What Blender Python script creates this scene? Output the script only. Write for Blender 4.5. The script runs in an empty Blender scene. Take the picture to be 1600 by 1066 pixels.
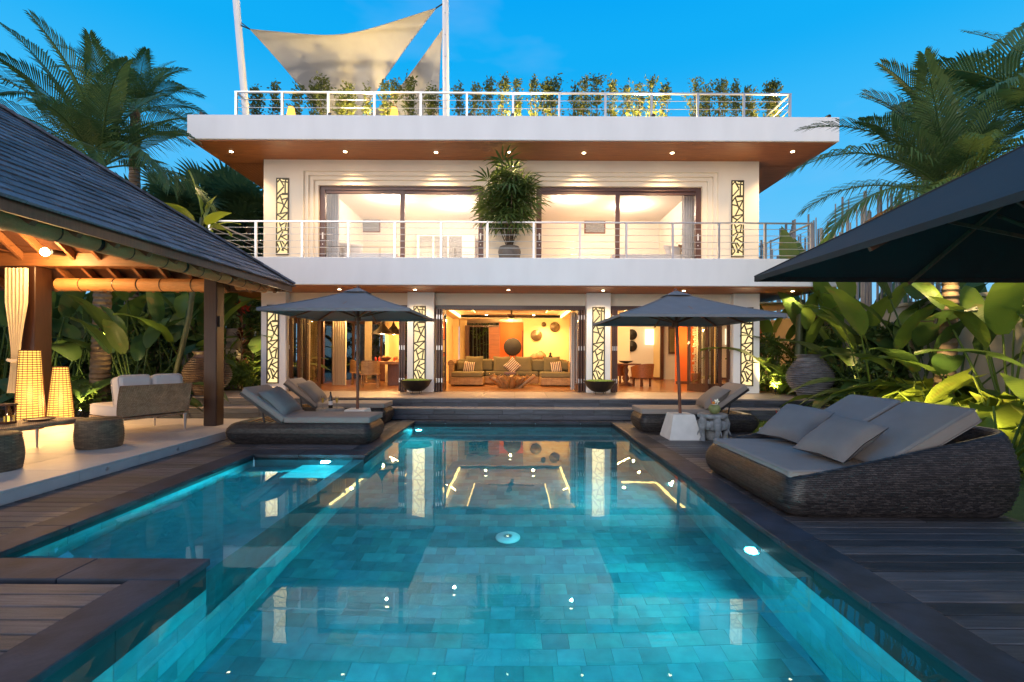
import bpy, math, random
from mathutils import Vector, Matrix
SC = bpy.context.scene
COL = SC.collection
R = math.radians
PI = math.pi
# ---------------------------------------------------------------- camera
F = 750.0; VX, VY = 803.0, 554.0; ROLL = 0.0042; EYE = 1.5
cd = bpy.data.cameras.new('camera'); cam = bpy.data.objects.new('camera', cd); COL.objects.link(cam)
cd.sensor_width = 36; cd.lens = F/1600*36
cd.shift_x = -(VX-800)/1600; cd.shift_y = (VY-533)/1600
cd.clip_start = 0.05; cd.clip_end = 2000
cam.matrix_world = Matrix.Translation((0, 0, EYE)) @ Matrix.Rotation(R(90), 4, 'X') @ Matrix.Rotation(ROLL, 4, 'Z')
SC.camera = cam
# ---------------------------------------------------------------- sky, sun, exposure
SUN_EL, SUN_AZ = R(14), R(200)          # afterglow low behind the camera
w = bpy.data.worlds.new('World'); SC.world = w; w.use_nodes = True
n = w.node_tree.nodes; l = w.node_tree.links; n.clear()
out = n.new('ShaderNodeOutputWorld'); bg = n.new('ShaderNodeBackground'); sky = n.new('ShaderNodeTexSky')
sky.sky_type = 'NISHITA'; sky.sun_disc = False; sky.sun_elevation = SUN_EL; sky.sun_rotation = SUN_AZ
sky.ozone_density = 4.0; sky.air_density = 1.0; sky.dust_density = 0.3
def node(t, **kw):
    x = n.new(t)
    for k, v in kw.items(): setattr(x, k, v)
    return x
SK = 1/0.12
tc = node('ShaderNodeTexCoord'); sep = node('ShaderNodeSeparateXYZ'); l.new(tc.outputs['Generated'], sep.inputs[0])
def ramp(stops):
    r = node('ShaderNodeValToRGB'); e = r.color_ramp.elements
    r.color_ramp.interpolation = 'EASE'
    for i, (p, c) in enumerate(stops):
        q = e[i] if i < 2 else e.new(p)
        q.position = p; q.color = (*c, 1)
    l.new(sep.outputs['Z'], r.inputs[0]); return r
blue = ramp([(0, (.34, .66, .92)), (1, (.004, .24, .66)), (.22, (.13, .57, .98)), (.38, (.045, .51, .99)), (.52, (.004, .435, .955)), (.62, (.0, .39, .95))])
glow = ramp([(0, (.86, .62, .58)), (1, (.03, .25, .64)), (.2, (.62, .57, .70)), (.5, (.20, .40, .78))])
az = node('ShaderNodeMapRange', interpolation_type='SMOOTHSTEP'); az.inputs[1].default_value = .25; az.inputs[2].default_value = -.8
l.new(sep.outputs['Y'], az.inputs[0])
mx = node('ShaderNodeMix', data_type='RGBA'); l.new(az.outputs[0], mx.inputs[0]); l.new(blue.outputs[0], mx.inputs[6]); l.new(glow.outputs[0], mx.inputs[7])
sc1 = node('ShaderNodeVectorMath', operation='SCALE'); sc1.inputs['Scale'].default_value = SK; l.new(mx.outputs[2], sc1.inputs[0])
mul = node('ShaderNodeMix', data_type='RGBA'); mul.inputs[0].default_value = .03          # dusk tint over the physical sky
l.new(sc1.outputs[0], mul.inputs[6]); l.new(sky.outputs[0], mul.inputs[7])
# thin soft cloud
mp = n.new('ShaderNodeMapping'); mp.inputs['Scale'].default_value = (1.1, 1.1, 3.2)
nz = n.new('ShaderNodeTexNoise'); nz.inputs['Scale'].default_value = 1.6; nz.inputs['Detail'].default_value = 5; nz.inputs['Roughness'].default_value = .55
cr = n.new('ShaderNodeMapRange'); cr.inputs[1].default_value = .54; cr.inputs[2].default_value = .82; cr.inputs[3].default_value = 0; cr.inputs[4].default_value = .5
cm = n.new('ShaderNodeMix'); cm.data_type = 'RGBA'; cm.inputs[7].default_value = (.34*SK, .60*SK, .97*SK, 1)
l.new(tc.outputs['Generated'], mp.inputs[0]); l.new(mp.outputs[0], nz.inputs['Vector']); l.new(nz.outputs['Fac'], cr.inputs[0])
l.new(cr.outputs[0], cm.inputs[0]); l.new(mul.outputs[2], cm.inputs[6]); l.new(cm.outputs[2], bg.inputs['Color'])
bg.inputs['Strength'].default_value = 0.12
l.new(bg.outputs[0], out.inputs[0])
sd = bpy.data.lights.new('sun', 'SUN'); sun = bpy.data.objects.new('sun', sd); COL.objects.link(sun)
sd.energy = 1.65; sd.angle = R(45); sd.color = (1, .955, .90)
sv = Vector((math.sin(SUN_AZ)*math.cos(SUN_EL), math.cos(SUN_AZ)*math.cos(SUN_EL), math.sin(SUN_EL)))
sun.rotation_euler = sv.to_track_quat('Z', 'Y').to_euler(); sun.location = sv*40
SC.view_settings.view_transform = 'Standard'; SC.view_settings.look = 'None'
SC.view_settings.exposure = 0; SC.view_settings.gamma = 1; SC.view_settings.use_curve_mapping = False
SC.cycles.use_denoising = True
try: SC.cycles.denoiser = 'OPENIMAGEDENOISE'
except Exception: pass
SC.cycles.max_bounces = 8; SC.cycles.diffuse_bounces = 3; SC.cycles.glossy_bounces = 4; SC.cycles.transmission_bounces = 6
SC.cycles.transparent_max_bounces = 16; SC.cycles.sample_clamp_indirect = 4; SC.cycles.blur_glossy = .5
SC.cycles.use_adaptive_sampling = True; SC.cycles.adaptive_threshold = 0.02
# ---------------------------------------------------------------- helpers
def W(px, py, d):                      # photo pixel at a given distance -> point of the place
    dx, dy = px-VX, VY-py
    return Vector(((dx-ROLL*dy)*d/F, d, EYE+(dy+ROLL*dx)*d/F))
def G(px, py, z=0.0):                  # photo pixel on a level surface -> point
    dx, dy = px-VX, VY-py
    d = (z-EYE)*F/(dy+ROLL*dx)
    return Vector(((dx-ROLL*dy)*d/F, d, z))
def wloc(o):
    v = Vector((0, 0, 0))
    while o is not None: v = v+o.location; o = o.parent
    return v
def tag(o, label=None, cat=None, group=None, kind=None):
    if label: o['label'] = label
    if cat: o['category'] = cat
    if group: o['group'] = group
    if kind: o['kind'] = kind
    return o
def thing(name, label, cat, loc=(0, 0, 0), rz=0, group=None):
    o = bpy.data.objects.new(name, None); COL.objects.link(o); o.empty_display_size = .2
    o.location = loc; o.rotation_euler = (0, 0, rz)
    return tag(o, label, cat, group)
def inst(me, name, parent=None, loc=(0, 0, 0), rot=(0, 0, 0), sc=(1, 1, 1)):
    o = bpy.data.objects.new(name, me); COL.objects.link(o); o.parent = parent
    o.location = loc; o.rotation_euler = rot; o.scale = sc if hasattr(sc, '__len__') else (sc,)*3
    return o
def dup(o, loc=None, rz=None, parent=None, label=None):
    c = o.copy(); COL.objects.link(c); c.parent = parent
    if loc is not None: c.location = loc
    if rz is not None: c.rotation_euler = (0, 0, rz)
    if label: c['label'] = label
    for ch in o.children: dup(ch, parent=c)
    return c
class MB:
    def __init__(s): s.v = []; s.f = []; s.sm = []
    def add(s, vs, fs, smooth=False):
        k = len(s.v); s.v += [tuple(p) for p in vs]; s.f += [tuple(i+k for i in q) for q in fs]; s.sm += [smooth]*len(fs); return s
    def quad(s, a, b, c, d): return s.add([a, b, c, d], [(0, 1, 2, 3)])
    def box(s, x0, x1, y0, y1, z0, z1, bev=0):
        if bev:
            return s.rbox(x0, x1, y0, y1, z0, z1, bev)
        return s.add([(x0, y0, z0), (x1, y0, z0), (x1, y1, z0), (x0, y1, z0), (x0, y0, z1), (x1, y0, z1), (x1, y1, z1), (x0, y1, z1)],
                     [(3, 2, 1, 0), (4, 5, 6, 7), (0, 1, 5, 4), (1, 2, 6, 5), (2, 3, 7, 6), (3, 0, 4, 7)])
    def rbox(s, x0, x1, y0, y1, z0, z1, b):       # box with all edges chamfered
        X, Y, Z = (x0, x1), (y0, y1), (z0, z1); vs = []; idx = {}
        for i in (0, 1):
            for j in (0, 1):
                for k in (0, 1):
                    sx, sy, sz = (1-2*i)*b, (1-2*j)*b, (1-2*k)*b
                    for a, p in enumerate([(X[i], Y[j]+sy, Z[k]+sz), (X[i]+sx, Y[j], Z[k]+sz), (X[i]+sx, Y[j]+sy, Z[k])]):
                        idx[i, j, k, a] = len(vs); vs.append(p)
        q = lambda *t: tuple(idx[u] for u in t)
        fs = []
        for i in (0, 1):
            a = [(i, 0, 0, 0), (i, 1, 0, 0), (i, 1, 1, 0), (i, 0, 1, 0)]; fs.append(q(*(a if i else a[::-1])))
            a = [(0, i, 0, 1), (1, i, 0, 1), (1, i, 1, 1), (0, i, 1, 1)]; fs.append(q(*(a[::-1] if i else a)))
            a = [(0, 0, i, 2), (1, 0, i, 2), (1, 1, i, 2), (0, 1, i, 2)]; fs.append(q(*(a if i else a[::-1])))
        for i in (0, 1):
            for j in (0, 1):
                fs.append(q((i, j, 0, 0), (i, j, 0, 1), (i, j, 1, 1), (i, j, 1, 0)) if (i+j) % 2 == 0 else q((i, j, 0, 1), (i, j, 0, 0), (i, j, 1, 0), (i, j, 1, 1)))
                fs.append(q((i, 0, j, 0), (i, 1, j, 0), (i, 1, j, 2), (i, 0, j, 2)) if False else q((i, 0, j, 2), (i, 1, j, 2), (i, 1, j, 0), (i, 0, j, 0)))
                fs.append(q((0, i, j, 1), (1, i, j, 1), (1, i, j, 2), (0, i, j, 2)))
                for k in (0, 1): fs.append(q((i, j, k, 0), (i, j, k, 1), (i, j, k, 2)))
        return s.add(vs, fs)
    def tube(s, pts, r, n=8, caps=True, smooth=True):
        pts = [Vector(p) for p in pts]; rs = r if hasattr(r, '__len__') else [r]*len(pts)
        vs = []; up = None
        for i, p in enumerate(pts):
            t = (pts[min(i+1, len(pts)-1)]-pts[max(i-1, 0)]).normalized()
            if up is None: up = Vector((0, 0, 1)) if abs(t.z) < .9 else Vector((1, 0, 0))
            a = t.cross(up).normalized(); b = a.cross(t); up = b
            for k in range(n):
                th = 2*PI*(k+.5)/n
                vs.append(p+(a*math.cos(th)+b*math.sin(th))*rs[i])
        fs = [(i*n+k, i*n+(k+1) % n, (i+1)*n+(k+1) % n, (i+1)*n+k) for i in range(len(pts)-1) for k in range(n)]
        s.add(vs, fs, smooth)
        if caps:
            m = len(pts)-1
            s.add(vs[:n], [tuple(range(n))[::-1]]); s.add(vs[m*n:], [tuple(range(n))])
        return s
    def lathe(s, prof, c=(0, 0, 0), n=20, smooth=True, sx=1, sy=1, ph=0):
        vs = []; c = Vector(c)
        for r, z in prof:
            for k in range(n):
                th = 2*PI*k/n+ph; vs.append((c.x+r*sx*math.cos(th), c.y+r*sy*math.sin(th), c.z+z))
        fs = [(i*n+k, i*n+(k+1) % n, (i+1)*n+(k+1) % n, (i+1)*n+k) for i in range(len(prof)-1) for k in range(n)]
        s.add(vs, fs, smooth)
        s.add(vs[:n], [tuple(range(n))[::-1]]); s.add(vs[-n:], [tuple(range(n))])
        return s
    def grid(s, fn, nu, nv, smooth=True, closed=False):
        vs = [fn(i/nu, j/nv) for j in range(nv+1) for i in range(nu+1)]
        w_ = nu+1
        return s.add(vs, [(j*w_+i, j*w_+i+1, (j+1)*w_+i+1, (j+1)*w_+i) for j in range(nv) for i in range(nu)], smooth)
    def loft(s, rings, smooth=True, cap=True):      # rings of equal vertex count
        n_ = len(rings[0]); vs = [p for r_ in rings for p in r_]
        s.add(vs, [(i*n_+k, i*n_+(k+1) % n_, (i+1)*n_+(k+1) % n_, (i+1)*n_+k) for i in range(len(rings)-1) for k in range(n_)], smooth)
        if cap: s.add(rings[0], [tuple(range(n_))[::-1]]); s.add(rings[-1], [tuple(range(n_))])
        return s
    def bar(s, a, b, wx, wz=None, up=(0, 0, 1)):    # square bar between two points
        a, b = Vector(a), Vector(b); wz = wz or wx; t = (b-a).normalized(); u = Vector(up)
        if abs(t.dot(u)) > .95: u = Vector((0, 1, 0))
        x = t.cross(u).normalized()*wx/2; z = x.cross(t).normalized()*wz/2
        return s.add([a-x-z, a+x-z, a+x+z, a-x+z, b-x-z, b+x-z, b+x+z, b-x+z], [(0, 1, 2, 3), (7, 6, 5, 4), (4, 5, 1, 0), (5, 6, 2, 1), (6, 7, 3, 2), (7, 4, 0, 3)])
    def mesh(s, name, m, off=(0, 0, 0)):
        me = bpy.data.meshes.new(name); o = Vector(off)
        me.from_pydata([tuple(Vector(p)-o) for p in s.v], [], s.f)
        me.polygons.foreach_set('use_smooth', s.sm)
        if m: me.materials.append(m)
        return me
    def build(s, name, m, parent=None, world=True, off=None):
        base = wloc(parent) if (world and parent is not None) else Vector((0, 0, 0))
        o = bpy.data.objects.new(name, s.mesh(name, m, off or (0, 0, 0))); COL.objects.link(o); o.parent = parent
        o.location = (Vector(off) if off else Vector((0, 0, 0)))-base
        return o
def struct(name, mb, m, parent=None):
    o = mb.build(name, m, parent)
    if parent is None: o['kind'] = 'structure'
    return o
def fixnormals(o):
    import bmesh
    b = bmesh.new(); b.from_mesh(o.data); bmesh.ops.recalc_face_normals(b, faces=b.faces); b.to_mesh(o.data); b.free(); return o
LK = dict(downlight_light=14, cove_lamp=3.0, ceiling_light=.6, dining_light=3.2, kitchen_light=2.6, room_light=2.4, wall_washer=2.6, hall_light=3.0, bedroom_light=3.2, bedroom_lamp=3.4, pendant_light=2.0, spot_lamp_light=1.25, fan_light=1.6, floor_lamp_light=2.0, garden_light=7.5, roof_uplight=8, sail_floodlight=.30, panel_light=1.6, driftwood_light=2.0, trunk_lamp_light=1.5, pool_lamp_light=3.0)
def light(kind, loc, power, col, size=.05, direction=None, angle=None, blend=.4, size_y=None, name=None):
    d_ = bpy.data.lights.new(name or 'lamp_light', kind); o = bpy.data.objects.new(name or 'lamp_light', d_); COL.objects.link(o)
    d_.energy = power*LK.get(name, 1); d_.color = col; o.location = loc
    if kind == 'AREA':
        d_.size = size
        if size_y: d_.shape = 'RECTANGLE'; d_.size_y = size_y
    else: d_.shadow_soft_size = size
    if kind == 'SPOT': d_.spot_size = R(angle or 80); d_.spot_blend = blend
    if direction is not None: o.rotation_euler = (-Vector(direction)).to_track_quat('Z', 'Y').to_euler()
    return o
WARM = (1, .55, .19); WARM2 = (1, .68, .36)
# ---------------------------------------------------------------- materials
def mat(name, col, rough=.6, metal=0, var=.12, scale=6, bump=0, bscale=40, stretch=None, emit=0, ecol=None, rnd=0, island=False, coat=0, spec=.5, detail=4, sss=0):
    m = bpy.data.materials.new(name); m.use_nodes = True; t = m.node_tree; N = t.nodes; L = t.links; b = N['Principled BSDF']
    b.inputs['Roughness'].default_value = rough; b.inputs['Metallic'].default_value = metal
    b.inputs['Specular IOR Level'].default_value = spec
    if coat: b.inputs['Coat Weight'].default_value = coat
    tcn = N.new('ShaderNodeTexCoord'); mp_ = N.new('ShaderNodeMapping'); L.new(tcn.outputs['Object'], mp_.inputs[0])
    if stretch: mp_.inputs['Scale'].default_value = stretch
    nz_ = N.new('ShaderNodeTexNoise'); nz_.inputs['Scale'].default_value = scale; nz_.inputs['Detail'].default_value = detail; L.new(mp_.outputs[0], nz_.inputs['Vector'])
    mr = N.new('ShaderNodeMapRange'); mr.inputs[1].default_value = .25; mr.inputs[2].default_value = .75; mr.inputs[3].default_value = 1-var; mr.inputs[4].default_value = 1+var
    L.new(nz_.outputs['Fac'], mr.inputs[0])
    hsv = N.new('ShaderNodeHueSaturation'); hsv.inputs['Color'].default_value = (*col, 1); L.new(mr.outputs[0], hsv.inputs['Value'])
    last = hsv.outputs[0]
    if rnd:
        if island: g = N.new('ShaderNodeNewGeometry'); src = g.outputs['Random Per Island']
        else: g = N.new('ShaderNodeObjectInfo'); src = g.outputs['Random']
        m2 = N.new('ShaderNodeMapRange'); m2.inputs[3].default_value = 1-rnd; m2.inputs[4].default_value = 1+rnd; L.new(src, m2.inputs[0])
        h2 = N.new('ShaderNodeHueSaturation'); L.new(last, h2.inputs['Color']); L.new(m2.outputs[0], h2.inputs['Value'])
        wn = N.new('ShaderNodeTexWhiteNoise'); wn.noise_dimensions = '1D'; L.new(src, wn.inputs['W'])
        m3 = N.new('ShaderNodeMapRange'); m3.inputs[3].default_value = .5-rnd*.06; m3.inputs[4].default_value = .5+rnd*.06; L.new(wn.outputs['Value'], m3.inputs[0]); L.new(m3.outputs[0], h2.inputs['Hue'])
        last = h2.outputs[0]
        # shift the noise so alike pieces do not share their grain
        ad = N.new('ShaderNodeVectorMath'); ad.operation = 'ADD'; cmb = N.new('ShaderNodeMath'); cmb.operation = 'MULTIPLY'; cmb.inputs[1].default_value = 57.3
        L.new(src, cmb.inputs[0]); L.new(mp_.outputs[0], ad.inputs[0]); L.new(cmb.outputs[0], ad.inputs[1]); L.new(ad.outputs[0], nz_.inputs['Vector'])
    L.new(last, b.inputs['Base Color'])
    m['hsv'] = 1
    if bump:
        nb = N.new('ShaderNodeTexNoise'); nb.inputs['Scale'].default_value = bscale; nb.inputs['Detail'].default_value = 3; L.new(mp_.outputs[0], nb.inputs['Vector'])
        bp = N.new('ShaderNodeBump'); bp.inputs['Strength'].default_value = bump; bp.inputs['Distance'].default_value = .02; L.new(nb.outputs['Fac'], bp.inputs['Height']); L.new(bp.outputs[0], b.inputs['Normal'])
    if emit:
        b.inputs['Emission Color'].default_value = (*(ecol or col), 1); b.inputs['Emission Strength'].default_value = emit
    return m
def emat(name, col, s):
    m = bpy.data.materials.new(name); m.use_nodes = True; N = m.node_tree.nodes; N.clear()
    o = N.new('ShaderNodeOutputMaterial'); e = N.new('ShaderNodeEmission'); e.inputs[0].default_value = (*col, 1); e.inputs[1].default_value = s
    m.node_tree.links.new(e.outputs[0], o.inputs[0]); return m
def leafmat(name, col, col2, rough=.4, trans=.35, rnd=.35, vein=0, brown=0):
    m = bpy.data.materials.new(name); m.use_nodes = True; t = m.node_tree; N = t.nodes; L = t.links; N.clear()
    o = N.new('ShaderNodeOutputMaterial'); d_ = N.new('ShaderNodeBsdfPrincipled'); d_.inputs['Roughness'].default_value = rough; d_.inputs['Specular IOR Level'].default_value = .4
    tr = N.new('ShaderNodeBsdfTranslucent'); mxs = N.new('ShaderNodeMixShader'); mxs.inputs[0].default_value = trans
    g = N.new('ShaderNodeNewGeometry'); oi = N.new('ShaderNodeObjectInfo'); ad = N.new('ShaderNodeMath'); ad.operation = 'ADD'; L.new(g.outputs['Random Per Island'], ad.inputs[0]); L.new(oi.outputs['Random'], ad.inputs[1])
    fr = N.new('ShaderNodeMath'); fr.operation = 'FRACT'; L.new(ad.outputs[0], fr.inputs[0])
    tcn = N.new('ShaderNodeTexCoord'); nz_ = N.new('ShaderNodeTexNoise'); nz_.inputs['Scale'].default_value = 3.5; L.new(tcn.outputs['Object'], nz_.inputs['Vector'])
    av = N.new('ShaderNodeMath'); av.operation = 'MULTIPLY_ADD'; av.inputs[1].default_value = .55; L.new(fr.outputs[0], av.inputs[0])
    sb = N.new('ShaderNodeMath'); sb.operation = 'MULTIPLY'; sb.inputs[1].default_value = .45; L.new(nz_.outputs['Fac'], sb.inputs[0]); L.new(sb.outputs[0], av.inputs[2])
    mx_ = N.new('ShaderNodeMix'); mx_.data_type = 'RGBA'; mx_.inputs[6].default_value = (*col, 1); mx_.inputs[7].default_value = (*col2, 1); L.new(av.outputs[0], mx_.inputs[0])
    last = mx_.outputs[2]
    if brown:                       # dry patches and pale ribs of big leaves
        nb = N.new('ShaderNodeTexNoise'); nb.inputs['Scale'].default_value = 5; nb.inputs['Detail'].default_value = 5; va = N.new('ShaderNodeVectorMath'); va.operation = 'ADD'; L.new(tcn.outputs['Object'], va.inputs[0]); L.new(oi.outputs['Location'], va.inputs[1]); L.new(va.outputs[0], nb.inputs['Vector'])
        mb_ = N.new('ShaderNodeMapRange'); mb_.inputs[1].default_value = .60; mb_.inputs[2].default_value = .72; mb_.inputs[4].default_value = brown; L.new(nb.outputs['Fac'], mb_.inputs[0])
        m4 = N.new('ShaderNodeMix'); m4.data_type = 'RGBA'; m4.inputs[7].default_value = (.20, .13, .03, 1); L.new(mb_.outputs[0], m4.inputs[0]); L.new(last, m4.inputs[6]); last = m4.outputs[2]
        wv = N.new('ShaderNodeTexWave'); wv.bands_direction = 'X'; wv.inputs['Scale'].default_value = 17; wv.inputs['Distortion'].default_value = 1.5; L.new(tcn.outputs['Object'], wv.inputs[0])
        bp_ = N.new('ShaderNodeBump'); bp_.inputs['Strength'].default_value = .12; bp_.inputs['Distance'].default_value = .02; L.new(wv.outputs['Fac'], bp_.inputs['Height']); L.new(bp_.outputs[0], d_.inputs['Normal'])
    L.new(last, d_.inputs['Base Color']); L.new(last, tr.inputs[0])
    L.new(d_.outputs[0], mxs.inputs[1]); L.new(tr.outputs[0], mxs.inputs[2]); L.new(mxs.outputs[0], o.inputs[0])
    return m
def weave(name, c1, c2, sx=14, sz=38, bump=.5, rough=.6, gap=.0):   # woven strands on upright faces
    m = bpy.data.materials.new(name); m.use_nodes = True; t = m.node_tree; N = t.nodes; L = t.links; b = N['Principled BSDF']; b.inputs['Roughness'].default_value = rough
    tcn = N.new('ShaderNodeTexCoord'); sp = N.new('ShaderNodeSeparateXYZ'); L.new(tcn.outputs['Object'], sp.inputs[0])
    a = N.new('ShaderNodeMath'); a.operation = 'ADD'; L.new(sp.outputs[0], a.inputs[0]); L.new(sp.outputs[1], a.inputs[1])
    cb = N.new('ShaderNodeCombineXYZ'); L.new(a.outputs[0], cb.inputs[0]); L.new(sp.outputs[2], cb.inputs[1])
    br = N.new('ShaderNodeTexBrick'); br.inputs['Scale'].default_value = 1; br.inputs['Brick Width'].default_value = 1/sx; br.inputs['Row Height'].default_value = 1/sz
    br.inputs['Mortar Size'].default_value = .16/sz; br.inputs['Mortar Smooth'].default_value = .6; br.inputs['Color1'].default_value = (*c1, 1); br.inputs['Color2'].default_value = (*c2, 1)
    br.inputs['Mortar'].default_value = (c1[0]*.25, c1[1]*.25, c1[2]*.25, 1); br.inputs['Bias'].default_value = -.2
    L.new(cb.outputs[0], br.inputs['Vector']); nz_ = N.new('ShaderNodeTexNoise'); nz_.inputs['Scale'].default_value = 9; L.new(tcn.outputs['Object'], nz_.inputs['Vector'])
    hsv = N.new('ShaderNodeHueSaturation'); mr = N.new('ShaderNodeMapRange'); mr.inputs[3].default_value = .55; mr.inputs[4].default_value = 1.5; L.new(nz_.outputs['Fac'], mr.inputs[0]); L.new(mr.outputs[0], hsv.inputs['Value']); L.new(br.outputs['Color'], hsv.inputs['Color']); L.new(hsv.outputs[0], b.inputs['Base Color'])
    bp = N.new('ShaderNodeBump'); bp.inputs['Strength'].default_value = bump; bp.inputs['Distance'].default_value = .012; bp.invert = True; L.new(br.outputs['Fac'], bp.inputs['Height']); L.new(bp.outputs[0], b.inputs['Normal'])
    return m
def glassmat(name, tint=(1, 1, 1), refl=1.0):
    m = bpy.data.materials.new(name); m.use_nodes = True; N = m.node_tree.nodes; L = m.node_tree.links; N.clear()
    o = N.new('ShaderNodeOutputMaterial'); tr = N.new('ShaderNodeBsdfTransparent'); tr.inputs[0].default_value = (*tint, 1); g = N.new('ShaderNodeBsdfGlossy'); g.inputs['Roughness'].default_value = .01
    f = N.new('ShaderNodeFresnel'); f.inputs[0].default_value = 1.45; mu = N.new('ShaderNodeMath'); mu.operation = 'MULTIPLY'; mu.inputs[1].default_value = refl; L.new(f.outputs[0], mu.inputs[0])
    mxs = N.new('ShaderNodeMixShader'); L.new(mu.outputs[0], mxs.inputs[0]); L.new(tr.outputs[0], mxs.inputs[1]); L.new(g.outputs[0], mxs.inputs[2]); L.new(mxs.outputs[0], o.inputs[0]); return m
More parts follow.
